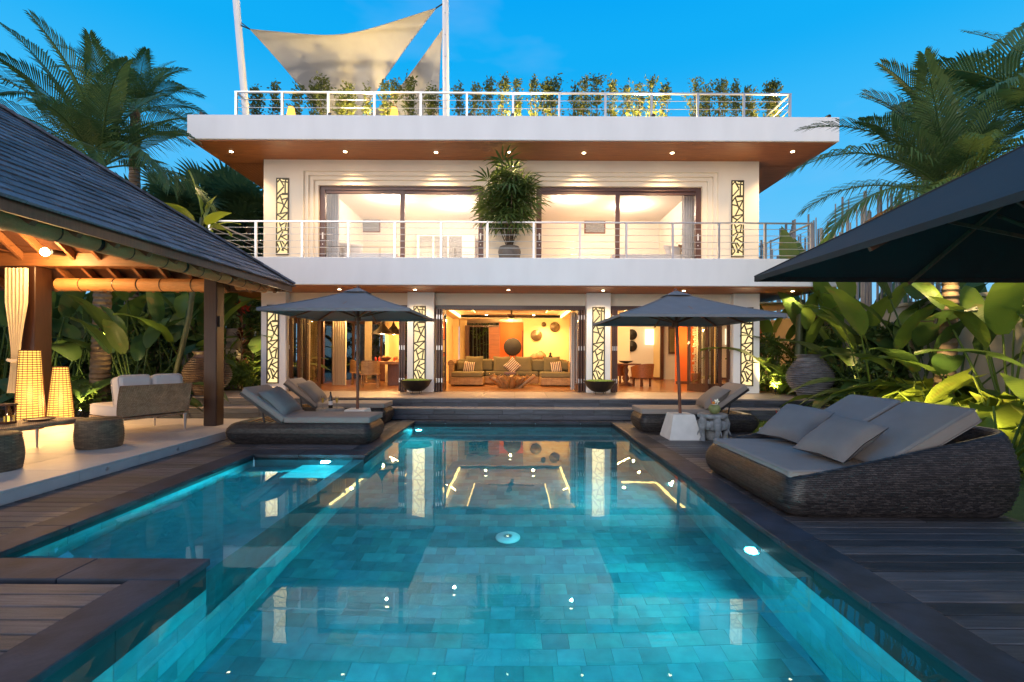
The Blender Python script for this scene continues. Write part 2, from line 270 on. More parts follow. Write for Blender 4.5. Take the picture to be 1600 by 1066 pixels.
M = dict(
    plaster=mat('plaster', (.84, .83, .81), .75, var=.05, scale=1.6, stretch=(1.2, 1.2, .35), bump=.06, bscale=60, detail=6), plaster_lit=mat('plaster_warm_lit', (.82, .72, .57), .75, var=.04, scale=2, bump=.05, bscale=60),  # second plaster: warm lamp wash on the walls painted into its cream colour
    plaster_in=mat('plaster_inside', (.82, .78, .70), .8, var=.02, scale=2),
    warmwall=mat('warm_wall', (.80, .62, .32), .8, var=.03, scale=2),
    orange=mat('orange_wall', (.72, .16, .03), .7, var=.06, scale=3),
    ceil=mat('ceiling_paint', (.78, .68, .50), .85, var=.02),
    teak=mat('teak', (.29, .098, .026), .45, var=.35, scale=4, stretch=(.6, 14, 14), bump=.05),
    darkwood=mat('dark_wood', (.075, .030, .017), .4, var=.3, scale=5, stretch=(8, 8, .7), coat=.15),
    postwood=mat('post_wood', (.036, .013, .007), .45, var=.35, scale=5, stretch=(9, 9, .5), bump=.08),
    beamwood=mat('beam_wood', (.20, .080, .030), .55, var=.3, scale=5, stretch=(.5, 9, 9), bump=.08),
    plank=mat('deck_plank', (.070, .062, .064), .42, var=.55, scale=3, stretch=(.9, 16, 16), bump=.35, bscale=30, rnd=.55),
    coping=mat('coping_stone', (.022, .028, .041), .62, var=.75, scale=4, bump=.12, bscale=25, rnd=.16, detail=7),
    band=mat('band_stone', (.011, .012, .014), .5, var=.3, scale=7, rnd=.2),
    riser=mat('riser_stone', (.050, .056, .072), .45, var=.45, scale=3, stretch=(1, 3, 9), bump=.15, rnd=.3),
    tread=mat('tread_stone', (.30, .25, .22), .5, var=.12, scale=5, rnd=.1),
    terrace=mat('terrace_stone', (.36, .28, .22), .45, var=.14, scale=4, stretch=(.6, 5, 1), rnd=.08),
    floorwood=mat('floor_wood', (.33, .13, .035), .30, var=.25, scale=4, stretch=(.7, 9, 1), coat=.3),
    platform=mat('platform_stone', (.55, .50, .45), .5, var=.08, scale=5, bump=.03),
    tile=mat('pool_tile', (.050, .27, .30), .4, var=.22, scale=7, rnd=.22, detail=6),
    tile_i=mat('pool_tile_small', (.050, .27, .30), .4, var=.22, scale=7, rnd=.22, island=True, detail=6),
    grout=mat('grout', (.045, .22, .25), .7),
    shingle=mat('shingle', (.125, .12, .135), .65, var=.35, scale=9, stretch=(1, 4, 4), bump=.25, rnd=.42),
    shingle_i=mat('shingle_small', (.125, .12, .135), .65, var=.35, scale=9, stretch=(1, 4, 4), bump=.25, rnd=.42, island=True),
    steel=mat('brushed_steel', (.62, .60, .58), .32, .85, var=.05),
    lattice=mat('lattice_metal', (.055, .040, .018), .4, .3),
    frame=mat('window_frame', (.085, .040, .032), .4, var=.15),
    white=mat('white_paint', (.78, .77, .76), .5, var=.03),
    sail=mat('sail_cloth', (.33, .33, .33), .8, var=.05, scale=3),
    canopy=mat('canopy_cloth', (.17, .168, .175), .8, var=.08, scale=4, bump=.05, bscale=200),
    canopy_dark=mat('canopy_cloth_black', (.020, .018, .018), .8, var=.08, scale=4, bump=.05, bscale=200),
    cushion=mat('cushion_cloth', (.245, .215, .198), .85, var=.07, scale=5, bump=.12, bscale=160),
    cushion2=mat('pillow_cloth', (.20, .176, .165), .85, var=.09, scale=5, bump=.15, bscale=160),
    cream=mat('cream_cloth', (.72, .68, .64), .85, var=.04, bump=.06, bscale=120),
    curtain=mat('curtain_cloth', (.55, .50, .46), .85, var=.08, scale=3),
    drape=mat('drape_cloth', (.70, .62, .48), .85, var=.06, scale=3),
    olive=mat('olive_cloth', (.17, .135, .06), .85, var=.12, bump=.1, bscale=120),
    wicker=weave('dark_wicker', (.016, .013, .014), (.066, .056, .054), 21, 64, 1.0, .42),
    rattan=weave('pale_rattan', (.46, .27, .14), (.62, .40, .24), 40, 60, .6),
    seagrass=weave('seagrass', (.14, .095, .055), (.27, .185, .11), 12, 60, .7),
    honey=weave('honey_rattan', (.36, .20, .08), (.48, .28, .12), 3, 34, .4),
    bamboo=mat('bamboo_blind', (.52, .25, .09), .5, var=.3, scale=5, stretch=(1.2, 40, 40), bump=.3, bscale=50),
    pole=mat('bamboo_pole', (.30, .28, .27), .6, var=.3, scale=4, stretch=(5, 5, .6), rnd=.35),
    concrete=mat('concrete', (.26, .25, .23), .7, var=.25, scale=9, bump=.2, bscale=40),
    basew=mat('white_concrete', (.62, .60, .57), .7, var=.08, scale=6, bump=.05),
    greystone=mat('grey_stone', (.22, .23, .24), .65, var=.35, scale=14, bump=.4, bscale=30),
    urn=mat('urn_glaze', (.15, .15, .165), .42, var=.55, scale=5, stretch=(1, 1, 3), bump=.25),
    bronze=mat('bronze', (.020, .016, .013), .5, .3, var=.2),
    brass=mat('aged_brass', (.16, .12, .07), .4, .6, var=.35),
    wall_beige=mat('garden_wall', (.46, .42, .34), .85, var=.1, scale=2, bump=.1),
    rock=mat('wall_stone', (.30, .27, .22), .8, var=.35, scale=6, bump=.5, bscale=14, rnd=.35),
    soil=mat('soil', (.035, .026, .018), .95, var=.4, scale=8, bump=.6, bscale=20),
    lawn=mat('lawn_ground', (.05, .09, .012), .95, var=.3, scale=20, bump=.6, bscale=90),
    trunk=mat('palm_trunk', (.17, .115, .07), .8, var=.4, scale=8, bump=.5, bscale=30),
    stem=mat('green_stem', (.06, .075, .03), .5, var=.25, scale=6),
    wood_root=mat('root_wood', (.34, .16, .05), .45, var=.45, scale=6, bump=.4, bscale=12),
    redwood=mat('red_wood', (.14, .05, .025), .45, var=.3, scale=6, stretch=(8, 8, 1)),
    black=mat('black_metal', (.02, .02, .022), .4, .3),
    coconut=mat('coconut_husk', (.20, .22, .08), .6, var=.3, scale=12, bump=.1),
    terracotta=mat('terracotta', (.40, .24, .12), .6, var=.25, scale=8),
    urnbrown=mat('urn_brown_glaze', (.085, .055, .04), .45, var=.5, scale=5, bump=.2),
    potgrey=mat('grey_pot', (.16, .13, .105), .6, var=.25, scale=9, bump=.1),
    moss=mat('moss', (.16, .26, .03), .9, var=.35, scale=22, bump=.6, bscale=60),
    glassbottle=mat('bottle_glass', (.008, .010, .008), .08, spec=.8),
    champagne=mat('champagne', (.75, .52, .12), .1),
    red=mat('red_petal', (.5, .03, .01), .6), petal=mat('frangipani', (.85, .80, .66), .6), orange_f=mat('orange_fruit', (.75, .25, .02), .5),
    pane=glassmat('window_pane'), dpane=glassmat('door_pane', (.93, .95, .93), 1.3), clear=glassmat('clear_glass', (.95, .96, .95), .8),
    bulb=emat('bulb', (1, .74, .42), 26), bulb_hot=emat('bulb_hot', (1, .72, .36), 55), cove=emat('cove_strip', (1, .60, .18), 9),
    lit=emat('lit_panel', (1, .78, .38), 1.25), shade=emat('lamp_paper', (1, .56, .10), 2.1), poolbulb=emat('pool_bulb', (.65, 1, 1), 30),
    leaf_palm=leafmat('palm_leaf', (.055, .115, .036), (.13, .20, .055)),
    leaf_dry=leafmat('dry_palm_leaf', (.22, .12, .04), (.36, .20, .06)),
    leaf_fan=leafmat('fan_leaf', (.032, .075, .032), (.075, .125, .045)),
    leaf_big=leafmat('heliconia_leaf', (.075, .150, .020), (.16, .23, .035), .42, brown=.6),
    leaf_dk=leafmat('dark_big_leaf', (.035, .085, .024), (.09, .15, .035), .42, brown=.6),
    leaf_ear=leafmat('ear_leaf', (.12, .19, .022), (.21, .27, .035), .45, brown=.5),
    leaf_bush=leafmat('bush_leaf', (.040, .080, .016), (.11, .16, .03), .45),
    leaf_roof=leafmat('roof_shrub_leaf', (.040, .070, .016), (.13, .145, .025), .5),
    leaf_red=leafmat('cordyline_leaf', (.07, .018, .015), (.13, .05, .03), .4),
    leaf_yel=leafmat('banana_leaf', (.22, .29, .025), (.33, .38, .04), .35, .5),
    leaf_lady=leafmat('lady_palm_leaf', (.06, .11, .026), (.14, .19, .045), .35),
)

tm = M['trunk']; N_ = tm.node_tree.nodes; wv_ = N_.new('ShaderNodeTexWave'); wv_.wave_type = 'BANDS'; wv_.bands_direction = 'Z'; wv_.inputs['Scale'].default_value = 2.6; wv_.inputs['Distortion'].default_value = 1.6; wv_.inputs['Detail'].default_value = 3
tcw = N_.new('ShaderNodeTexCoord'); tm.node_tree.links.new(tcw.outputs['Object'], wv_.inputs[0]); bw_ = N_.new('ShaderNodeBump'); bw_.inputs['Strength'].default_value = .9; bw_.inputs['Distance'].default_value = .05
tm.node_tree.links.new(wv_.outputs['Fac'], bw_.inputs['Height']); tm.node_tree.links.new(bw_.outputs[0], N_['Principled BSDF'].inputs['Normal'])
# ================================================================ setting: ground, pool, deck, steps, terrace
PX0, PX1, PY0, PY1 = -2.23, 2.19, 0.3, 10.7          # main pool inside the coping
SX0, SY0, SY1 = -3.87, 3.49, 7.15                    # spa bay on the left
WZ = -0.057                                           # water level
mb = MB()
for x0, x1, y0, y1 in ((-60, SX0-.3, -20, 120), (PX1+.3, 60, -20, 120), (SX0-.3, PX1+.3, 10.9, 120), (SX0-.3, PX1+.3, -20, .1), (SX0-.3, PX0-.3, .1, SY0-.3), (SX0-.3, PX0-.3, SY1+.3, 10.9)):
    mb.quad((x0, y0, -.045), (x1, y0, -.045), (x1, y1, -.045), (x0, y1, -.045))
struct('ground', mb, M['soil'])
mb = MB(); mb.quad((4.66, 3.0, -.02), (8.6, 3.0, -.02), (8.6, 11.0, -.02), (4.66, 11.0, -.02)); struct('lawn', mb, M['lawn'])
mb = MB(); rng = random.Random(3)
for i in range(9000):
    x, y = rng.uniform(4.7, 7.4), rng.uniform(4.0, 11.0)
    if y < 7: y = rng.uniform(7, 11)
    h = rng.uniform(.03, .07); a = rng.uniform(0, PI); dx, dy = .006*math.cos(a), .006*math.sin(a); lx, ly = rng.uniform(-.03, .03), rng.uniform(-.03, .03)
    mb.add([(x-dx, y-dy, -.02), (x+dx, y+dy, -.02), (x+lx, y+ly, -.02+h)], [(0, 1, 2)])
tag(mb.build('lawn_grass', M['leaf_ear']), 'short bright green grass beside the right deck', 'grass', kind='stuff')
# ---- pool shell (one structure) with its tiles as pieces
FZ = -1.45; SZ = -.42
mb = MB()
def wallq(a, b, z0, z1): mb.quad((*a, z0), (*b, z0), (*b, z1), (*a, z1))
mb.quad((PX0-.05, PY0-.05, FZ-.03), (PX1+.05, PY0-.05, FZ-.03), (PX1+.05, PY1+.05, FZ-.03), (PX0-.05, PY1+.05, FZ-.03))
wallq((PX1+.02, PY0), (PX1+.02, PY1), FZ-.1, -.05); wallq((PX1+.02, PY1+.02), (PX0-.02, PY1+.02), FZ-.1, -.05); wallq((PX0-.02, PY1), (PX0-.02, SY1), FZ-.1, -.05)
wallq((PX0-.02, SY0), (PX0-.02, PY0), FZ-.1, -.05); wallq((PX0-.02, PY0-.02), (PX1+.02, PY0-.02), FZ-.1, -.05)
wallq((PX0-.02, SY1), (PX0-.02, SY0), FZ-.1, SZ-.4)
# spa: bench ledge round a sunken floor
wallq((SX0-.02, SY1+.02), (SX0-.02, SY0-.02), -.9, -.05); wallq((PX0, SY1+.02), (SX0, SY1+.02), -.9, -.05); wallq((SX0, SY0-.02), (PX0, SY0-.02), -.9, -.05)
pool = struct('pool_basin', mb, M['grout'])
sb_ = MB(); sb_.box(SX0, PX0-.16, SY0, 3.78, -.9, -.21); sb_.box(PX0-.16, PX0, SY0, SY1, -.9, -.15)
sb_.box(SX0, PX0-.16, 3.78, SY1, -.9, -.62); sb_.box(-3.05, -2.39, 6.25, 6.95, -.62, -.30)
struct('spa_bench', sb_, M['tile'], pool)
def tiles(mk, cells, name, far):            # nearest 300 as pieces, the rest one stuff mesh
    cells.sort(key=far); cache = {}
    for c in cells[:290]:
        key = tuple(round(x, 3) for x in c[1])
        if key not in cache: cache[key] = mk(c[1]).mesh(name, M['tile'])
        inst(cache[key], name, pool, c[0])
    if len(cells) > 290:
        b = MB()
        for c in cells[290:]:
            q = mk(c[1]); b.add([Vector(p)+Vector(c[0]) for p in q.v], q.f)
        o = b.build('small_tiles', M['tile_i'], pool); o['kind'] = 'stuff'
rng = random.Random(5)
cells = []
y = PY0; row = 0
while y < PY1-.01:
    dy = min(.17, PY1-y); x = PX0-(.105 if row % 2 else 0)-rng.choice((0, .06))
    while x < PX1-.01:
        x1 = min(x+.21, PX1); xa = max(x, PX0)
        if x1-xa > .03: cells.append((((xa+x1)/2, y+dy/2, FZ+rng.uniform(-.002, .002)), (x1-xa-.002, dy-.002, .03)))
        x += .21
    y += .17; row += 1
fl = lambda s: MB().box(-s[0]/2, s[0]/2, -s[1]/2, s[1]/2, -s[2], 0)
tiles(fl, cells, 'floor_tile', lambda c: -(c[0][1] > 3.2)*0+abs(c[0][1]-4.5))
def wall_cells(y0, y1, z0, z1):
    out_ = []; z = z1; r = 0
    while z > z0+.02:
        h = min(.21, z-z0); y = y0-(.17 if r % 2 else 0)
        while y < y1-.01:
            ya, yb = max(y, y0), min(y+.34, y1)
            if yb-ya > .03: out_.append(((ya+yb)/2, z-h/2, yb-ya-.003, h-.003))
            y += .34
        z -= .21; r += 1
    return out_
BAND = -.46
cR = [((PX1, y, z), (.03, a, b)) for y, z, a, b in wall_cells(PY0, PY1, FZ, BAND)]
tiles(lambda s: MB().box(0, s[0], -s[1]/2, s[1]/2, -s[2]/2, s[2]/2), cR, 'wall_tile', lambda c: abs(c[0][1]-3))
cL = [((PX0, y, z), (.03, a, b)) for y, z, a, b in wall_cells(PY0, SY0, FZ, BAND)+wall_cells(SY1, PY1, FZ, BAND)+wall_cells(SY0, SY1, FZ, -.15)]
tiles(lambda s: MB().box(-s[0], 0, -s[1]/2, s[1]/2, -s[2]/2, s[2]/2), cL, 'wall_tile', lambda c: abs(c[0][1]-3))
cE = [((y, PY1, z), (.03, a, b)) for y, z, a, b in wall_cells(PX0, PX1, FZ, BAND)]
tiles(lambda s: MB().box(-s[1]/2, s[1]/2, 0, s[0], -s[2]/2, s[2]/2), cE, 'wall_tile', lambda c: c[0][0])
cS = [((SX0, y, z), (.03, a, b)) for y, z, a, b in wall_cells(SY0, SY1, -.62, -.2)]
tiles(lambda s: MB().box(-s[0], 0, -s[1]/2, s[1]/2, -s[2]/2, s[2]/2), cS, 'wall_tile', lambda c: c[0][1])
# dark stone band under the coping
def band(x0, y0, x1, y1, nx, ny, zb=BAND, nm='band_stone'):
    Ln = math.hypot(x1-x0, y1-y0); k = max(1, round(Ln/.8)); b = MB(); st = Ln/k
    al = abs(y1-y0) > abs(x1-x0)
    b = MB().box(*( (0, .03*nx, -st/2+.002, st/2-.002) if al and nx > 0 else (.03*nx, 0, -st/2+.002, st/2-.002) if al else (-st/2+.002, st/2-.002, min(0, .03*ny), max(0, .03*ny))), zb+.002, -.052)
    me = b.mesh(nm, M['band'])
    for i in range(k):
        t = (i+.5)/k; inst(me, nm, pool, (x0+(x1-x0)*t, y0+(y1-y0)*t, 0))
band(PX1, PY0, PX1, PY1, 1, 0); band(PX0, PY0, PX0, SY0, -1, 0); band(PX0, SY1, PX0, PY1, -1, 0); band(PX0, PY1, PX1, PY1, 0, 1)
band(SX0, SY0, SX0, SY1, -1, 0, -.2); band(SX0, SY1, PX0, SY1, 0, 1, -.2); band(SX0, SY0, PX0, SY0, 0, -1, -.2)
# coping
cop = struct('pool_coping', MB().box(PX1+.05, PX1+.06, 1, 1.01, -.3, -.29), M['coping'])
def coping(x0, x1, y0, y1):
    al = (y1-y0) > (x1-x0); Ln = (y1-y0) if al else (x1-x0); k = max(1, round(Ln/.95)); st = Ln/k
    me = (MB().box((x0-x1)/2, (x1-x0)/2, -st/2+.002, st/2-.002, -.05, 0, .006) if al else MB().box(-st/2+.002, st/2-.002, (y0-y1)/2, (y1-y0)/2, -.05, 0, .006)).mesh('coping_stone', M['coping'])
    for i in range(k):
        t = (i+.5)/k
        inst(me, 'coping_stone', cop, ((x0+x1)/2, y0+(y1-y0)*t, 0) if al else (x0+(x1-x0)*t, (y0+y1)/2, 0))
C = .31
coping(PX1-.02, PX1+C, PY0-.3, PY1+.01); coping(PX0-C, PX1+C, PY1+.013, PY1+.26); coping(PX0-C, PX0+.02, SY1+C+.003, PY1+.01)
coping(SX0-C, PX0+.02, SY1-.02, SY1+C); coping(SX0-C, SX0+.02, SY0-C-.003, SY1-.023); coping(SX0+.023, PX0+.02, SY0-C, SY0+.02); coping(PX0-C, PX0+.02, PY0-.3, SY0-C-.003)
# water
wm = bpy.data.materials.new('pool_water'); wm.use_nodes = True; N = wm.node_tree.nodes; L = wm.node_tree.links; N.clear()
o_ = N.new('ShaderNodeOutputMaterial'); g_ = N.new('ShaderNodeBsdfGlass'); g_.inputs['IOR'].default_value = 1.33; g_.inputs['Roughness'].default_value = 0.0; g_.inputs['Color'].default_value = (.78, .95, 1, 1)
tcn = N.new('ShaderNodeTexCoord'); mp_ = N.new('ShaderNodeMapping'); mp_.inputs['Scale'].default_value = (1, .5, 1); nz_ = N.new('ShaderNodeTexNoise'); nz_.inputs['Scale'].default_value = 3.0; nz_.inputs['Detail'].default_value = 2
bp = N.new('ShaderNodeBump'); bp.inputs['Strength'].default_value = .035; bp.inputs['Distance'].default_value = .03
L.new(tcn.outputs['Object'], mp_.inputs[0]); L.new(mp_.outputs[0], nz_.inputs['Vector']); L.new(nz_.outputs['Fac'], bp.inputs['Height']); L.new(bp.outputs[0], g_.inputs['Normal']); L.new(g_.outputs[0], o_.inputs[0])
mb = MB(); mb.quad((PX0-.01, PY0, WZ), (PX1+.01, PY0, WZ), (PX1+.01, PY1+.01, WZ), (PX0-.01, PY1+.01, WZ)); mb.quad((SX0-.01, SY0-.01, WZ), (PX0-.01, SY0-.01, WZ), (PX0-.01, SY1+.01, WZ), (SX0-.01, SY1+.01, WZ))
struct('pool_water', mb, wm)
# pool lamps: round fittings in the walls; nearest pair added unseen to brighten near walls
def pool_lamp(p, nrm, power, label, r=.07):
    t = thing('pool_lamp', label, 'pool lamp', p, 0, 'lamps under the water')
    nv = Vector(nrm); q = nv.to_track_quat('Z', 'Y').to_matrix()
    b = MB().lathe([(r*1.35, 0), (r*1.35, .02), (r, .025)], n=18); b.v = [tuple(q @ Vector(v)) for v in b.v]; b.build('ring', M['steel'], t, world=False)
    b = MB().lathe([(r*.95, .026), (r*.6, .04), (.005, .045)], n=16); b.v = [tuple(q @ Vector(v)) for v in b.v]; b.build('bulb', M['poolbulb'], t, world=False)
    light('SPOT', Vector(p)+nv*.06, power*2.2, POOLC, .06, nv+Vector((0, 0, -.12)), 165, .9, name='pool_lamp_light')
POOLC = (.05, .84, .92)
pool_lamp((PX1-.002, 6.6, -.86), (-1, 0, 0), 30, 'bright pool lamp glowing in the right wall under water midway', .06)
pool_lamp((PX1-.002, 4.28, -.56), (-1, 0, 0), 24, 'small pool lamp in the right wall nearer the camera', .03)
pool_lamp((PX1-.002, 1.5, -.60), (-1, 0, 0), 70, 'added unseen pool lamp in the right wall closest to the camera', .06)
pool_lamp((PX0+.002, 1.9, -.60), (1, 0, 0), 78, 'added unseen pool lamp in the left wall closest to the camera', .06)
pool_lamp((-2.1, PY1-.002, -.80), (0, -1, 0), 16, 'star bright pool lamp in the far left corner', .04)
pool_lamp((-2.78, SY1-.002, -.25), (0, -1, 0), 130, 'glaring white lamp in the far wall of the spa bay', .07)
t = thing('pool_drain', 'round pale water inlet on the pool floor with a steel grille', 'pool drain', (-.06, 5.45, FZ+.004))
MB().lathe([(.14, 0), (.14, .02), (.12, .035), (.04, .045)], n=24).build('rim', M['white'], t, world=False)
MB().lathe([(.05, .046), (.045, .05), (.005, .052)], n=16).build('grille', M['steel'], t, world=False)
# ---- decks
def deck(x0, x1, y0, y1, name='wooden_deck', split=None):
    base = struct(name, MB().box(x0, x1, y0, y1, -.04, -.034), M['soil'])
    rg = random.Random(int(x0*10)); y = y0; pw = .142; r = 0
    me = {}
    while y+pw <= y1+.001:
        xs = [x0]; sp = split or 2.4
        x = x0+rg.uniform(.5, 1)*sp
        while x < x1-.4: xs.append(x); x += sp
        xs.append(x1)
        for a, b in zip(xs, xs[1:]):
            k = (round(b-a, 1))
            if k not in me: me[k] = MB().box(-k/2, k/2, -pw/2+.006, pw/2-.006, -.032, 0, .004).mesh('deck_plank', M['plank'])
            inst(me[k], 'deck_plank', base, ((a+b)/2, y+pw/2, -.006+rg.uniform(-.0015, .0015)), (0, 0, 0), ((b-a-.004)/k, 1, 1))
        y += pw; r += 1
    return base
deck(PX1+C+.004, 4.66, 1.8, 11.0)
deck(-5.04, SX0-C-.004, 1.0, 11.0, split=9)
deck(SX0-C, PX0-C-.004, 1.0, SY0-C-.005, split=3)
deck(SX0-C, PX0-C-.004, SY1+C+.005, 11.0, split=2)
# ---- steps and terrace
ST1, ST2, TZ, S1Z = 11.03, 11.46, .456, .262
TX0, TX1 = -8.15, 8.2
step = struct('step', MB().box(TX0, TX1, ST1+.03, ST2+.5, -.04, S1Z-.03), M['band'])
ter = struct('terrace', MB().box(TX0, TX1, ST2+.03, 13.6, -.04, TZ-.03), M['band'])
def risers(par, y, z0, z1, seed):
    rg = random.Random(seed); x = TX0; h = (z1-z0)/2; cache = {}
    for r in range(2):
        x = TX0
        while x < TX1-.02:
            wd = rg.choice((.5, .7, .9, 1.1)); wd = min(wd, TX1-x); k = round(wd, 2)
            if k not in cache: cache[k] = MB().box(0, k-.005, 0, .03, 0, h-.005, .003).mesh('riser_slab', M['riser'])
            inst(cache[k], 'riser_slab', par, (x, y-rg.uniform(0, .006), z0+h*r)); x += wd
risers(step, ST1, 0, S1Z-.03, 1); risers(ter, ST2, S1Z, TZ-.03, 2)
def slabs(par, y0, y1, z, n_, m, x0=TX0, x1=TX1):
    k = (y1-y0); wd = (x1-x0)/n_; me = MB().box(-wd/2+.002, wd/2-.002, -k/2+.002, k/2-.002, -.03, 0, .004).mesh('paving_slab', m)
    for i in range(n_): inst(me, 'paving_slab', par, (x0+wd*(i+.5), (y0+y1)/2, z))
slabs(step, ST1-.012, ST2-.002, S1Z, 18, M['tread'])
for r in range(4): slabs(ter, ST2-.012+r*.5, ST2-.012+(r+1)*.5, TZ, 20, M['terrace'])
fl_ = MB().box(-6.9, 8.8, 13.47, 26, .2, TZ+.002); struct('interior_floor', fl_, M['floorwood'])
fl_ = MB().box(-24, -8.17, 11.2, 24, -.04, .2); fl_.box(-8.17, -6.92, 13.62, 24, -.04, .44); fl_.box(6.78, 8.2, 13.62, 24, -.04, .44); fl_.box(8.22, 8.7, 11.2, 24, -.04, .22); struct('planting_bed', fl_, M['soil'])
# ================================================================ the villa
HY, BY = 13.2, 12.0
H = thing('villa', 'two storey white villa with wooden soffits, lit glass rooms and roof terrace behind the pool', 'house', (0, HY, TZ))
S = HY/F
LX0, LX1, LZ0, LZ1 = -8.2, 8.12, 3.228, 3.92       # balcony slab
RZ0, RZ1 = 6.86, 7.47                               # roof slab
def part(name, mb, m, par=None): return mb.build(name, m, par or H)
class EB(MB):                                       # each box becomes a part of its own
    def __init__(s): super().__init__(); s.boxes = []
    def box(s, *a): s.boxes.append(a); return s
    def build(s, name, m, par): 
        for a in s.boxes: o = MB().box(*a).build(name, m, par)
        return o
part('balcony_slab', MB().rbox(LX0, LX1, BY, 24, LZ0, LZ1, .012), M['plaster'])
part('roof_slab', MB().rbox(LX0, LX1, BY, 24, RZ0, RZ1, .012), M['plaster'])
def soffit(z, x0, x1, y0):
    b = MB(); y = y0; k = .0
    while y < 13.5:
        b.box(x0, x1, y+.002, y+.098, z-.022, z); y += .1
    for xa, xb in ((x0, -6.9), (6.72, x1)):
        x = xa
        while x < xb-.02: b.box(x+.002, min(x+.098, xb), 13.502, 23, z-.022, z); x += .1
    o = part('soffit', b, M['teak']); o['kind'] = 'stuff'
soffit(LZ0-.003, LX0+.05, LX1-.05, BY+.05); soffit(RZ0-.003, LX0+.05, LX1-.05, BY+.05)
# upper wall with its stepped surround
b = EB(); b.box(-6.9, -5.81, HY, HY+.3, LZ1, RZ0-.025); b.box(5.6, 6.72, HY, HY+.3, LZ1, RZ0-.025); b.box(-5.81, 5.6, HY+.001, HY+.3, 6.53, RZ0-.025)
b.box(-6.9, -6.65, HY+.3, 23, LZ1, RZ0-.025); b.box(6.47, 6.72, HY+.3, 23, LZ1, RZ0-.025); part('upper_wall', b, M['plaster_lit'])
xs = [(-5.81, 5.6, 6.53), (-5.70, 5.49, 6.43), (-5.58, 5.36, 6.33), (-5.47, 5.24, 6.2)]
for i in range(3):
    (a0, a1, az_), (c0, c1, cz) = xs[i], xs[i+1]; y = HY+.06*(i+1); b = MB()
    b.box(a0, c0, y, HY+.4, LZ1, az_); b.box(c1, a1, y, HY+.4, LZ1, az_); b.box(c0, c1, y, HY+.4, cz, az_); part('wall_surround', b, M['plaster_lit'])
part('wall_pier', MB().box(-.86, .61, HY+.18, HY+.4, LZ1, 6.2), M['plaster_lit'])
# upper sliding windows
def window(x0, x1, xm, z0=LZ1, z1=6.2, y=HY+.27):
    b = MB(); fw = .15; b.box(x0, x0+fw, y, y+.12, z0, z1); b.box(x1-fw, x1, y, y+.12, z0, z1); b.box(x0+fw, x1-fw, y, y+.12, z1-.1, z1)
    wd = part('sliding_window', b, M['frame'])
    b = MB(); b.box(xm-.06, xm+.06, y+.02, y+.10, z0, z1-.1); b.box(x0+fw, xm-.06, y+.03, y+.09, z1-.19, z1-.1); b.box(xm+.06, x1-fw, y+.05, y+.11, z1-.19, z1-.1); b.build('sash', M['frame'], wd)
    for xa, xb, yy in ((x0+fw, xm-.06, y+.06), (xm+.06, x1-fw, y+.08)):
        MB().box(xa, xb, yy, yy+.006, z0, z1-.19).build('pane', M['pane'], wd)
    for xa in (x0+fw*.6, x1-fw*.6):
        MB().box(xa-.018, xa+.018, y-.012, y-.002, 4.72, 4.9).build('handle', M['white'], wd); MB().box(xa-.012, xa+.012, y-.012, y-.002, 4.56, 4.59).build('lock', M['white'], wd)
window(-5.47, -.86, -3.15); window(.61, 5.24, 2.9)
# pillars and head beams
PIL = [(-6.96, -6.28), (-2.94, -2.2), (1.99, 2.66), (6.04, 6.76)]
for a, c in PIL: part('pillar', MB().rbox(a, c, HY, HY+.62, TZ, LZ0-.026, .01), M['plaster'])
for (a, c), (e, f) in zip(PIL, PIL[1:]):
    part('head_beam', MB().box(c, e, HY+.22, HY+.5, 2.87, LZ0-.026), M['plaster_lit'])
    part('door_track', MB().box(c, e, HY+.25, HY+.47, 2.75, 2.868), M['darkwood'])
b = EB(); b.box(-6.9, -6.7, 13.82, 15.0, TZ, 3.2); b.box(6.5, 6.7, 13.82, 15.3, TZ, 3.2); part('side_wall', b, M['plaster'])
# lattice panels: cracked pattern of bars before a lit sheet
TOPL = [(.08, .36, .29, .10), (.29, .10, .60, .68), (.34, .30, .97, .36), (.71, .41, .71, 1.30), (.60, .73, .03, 1.40), (.45, 1.30, .97, 1.30), (.50, .10, .97, .12), (.76, .10, .74, .36)]
MID = [(.34, 1.38, .97, 1.37), (.34, 1.38, .03, 1.85), (.31, 1.45, .59, 2.31), (.03, 2.03, .52, 2.14), (.45, 1.80, .97, 1.66), (.90, 1.72, .31, 3.0), (.59, 2.31, .97, 2.62), (.07, 3.03, .97, 2.86),
       (.07, 3.07, .52, 3.34), (.97, 2.86, .03, 3.76), (.52, 3.48, .97, 3.59), (.24, 3.62, .45, 4.34), (.34, 3.97, .79, 3.66), (.83, 3.62, .72, 4.38), (.45, 4.34, .97, 4.41), (.45, 4.38, .0, 4.69),
       (.55, 4.45, .17, 5.24), (.38, 4.93, .97, 4.65), (.34, 4.86, .97, 5.24), (.38, 5.24, .03, 5.31), (.45, 5.24, .66, 5.55), (.34, 5.31, .60, 6.1), (.97, 5.28, .45, 6.07), (.59, 5.83, .97, 6.07), (.03, 5.35, .30, 5.95), (.30, 5.95, .03, 6.3)]
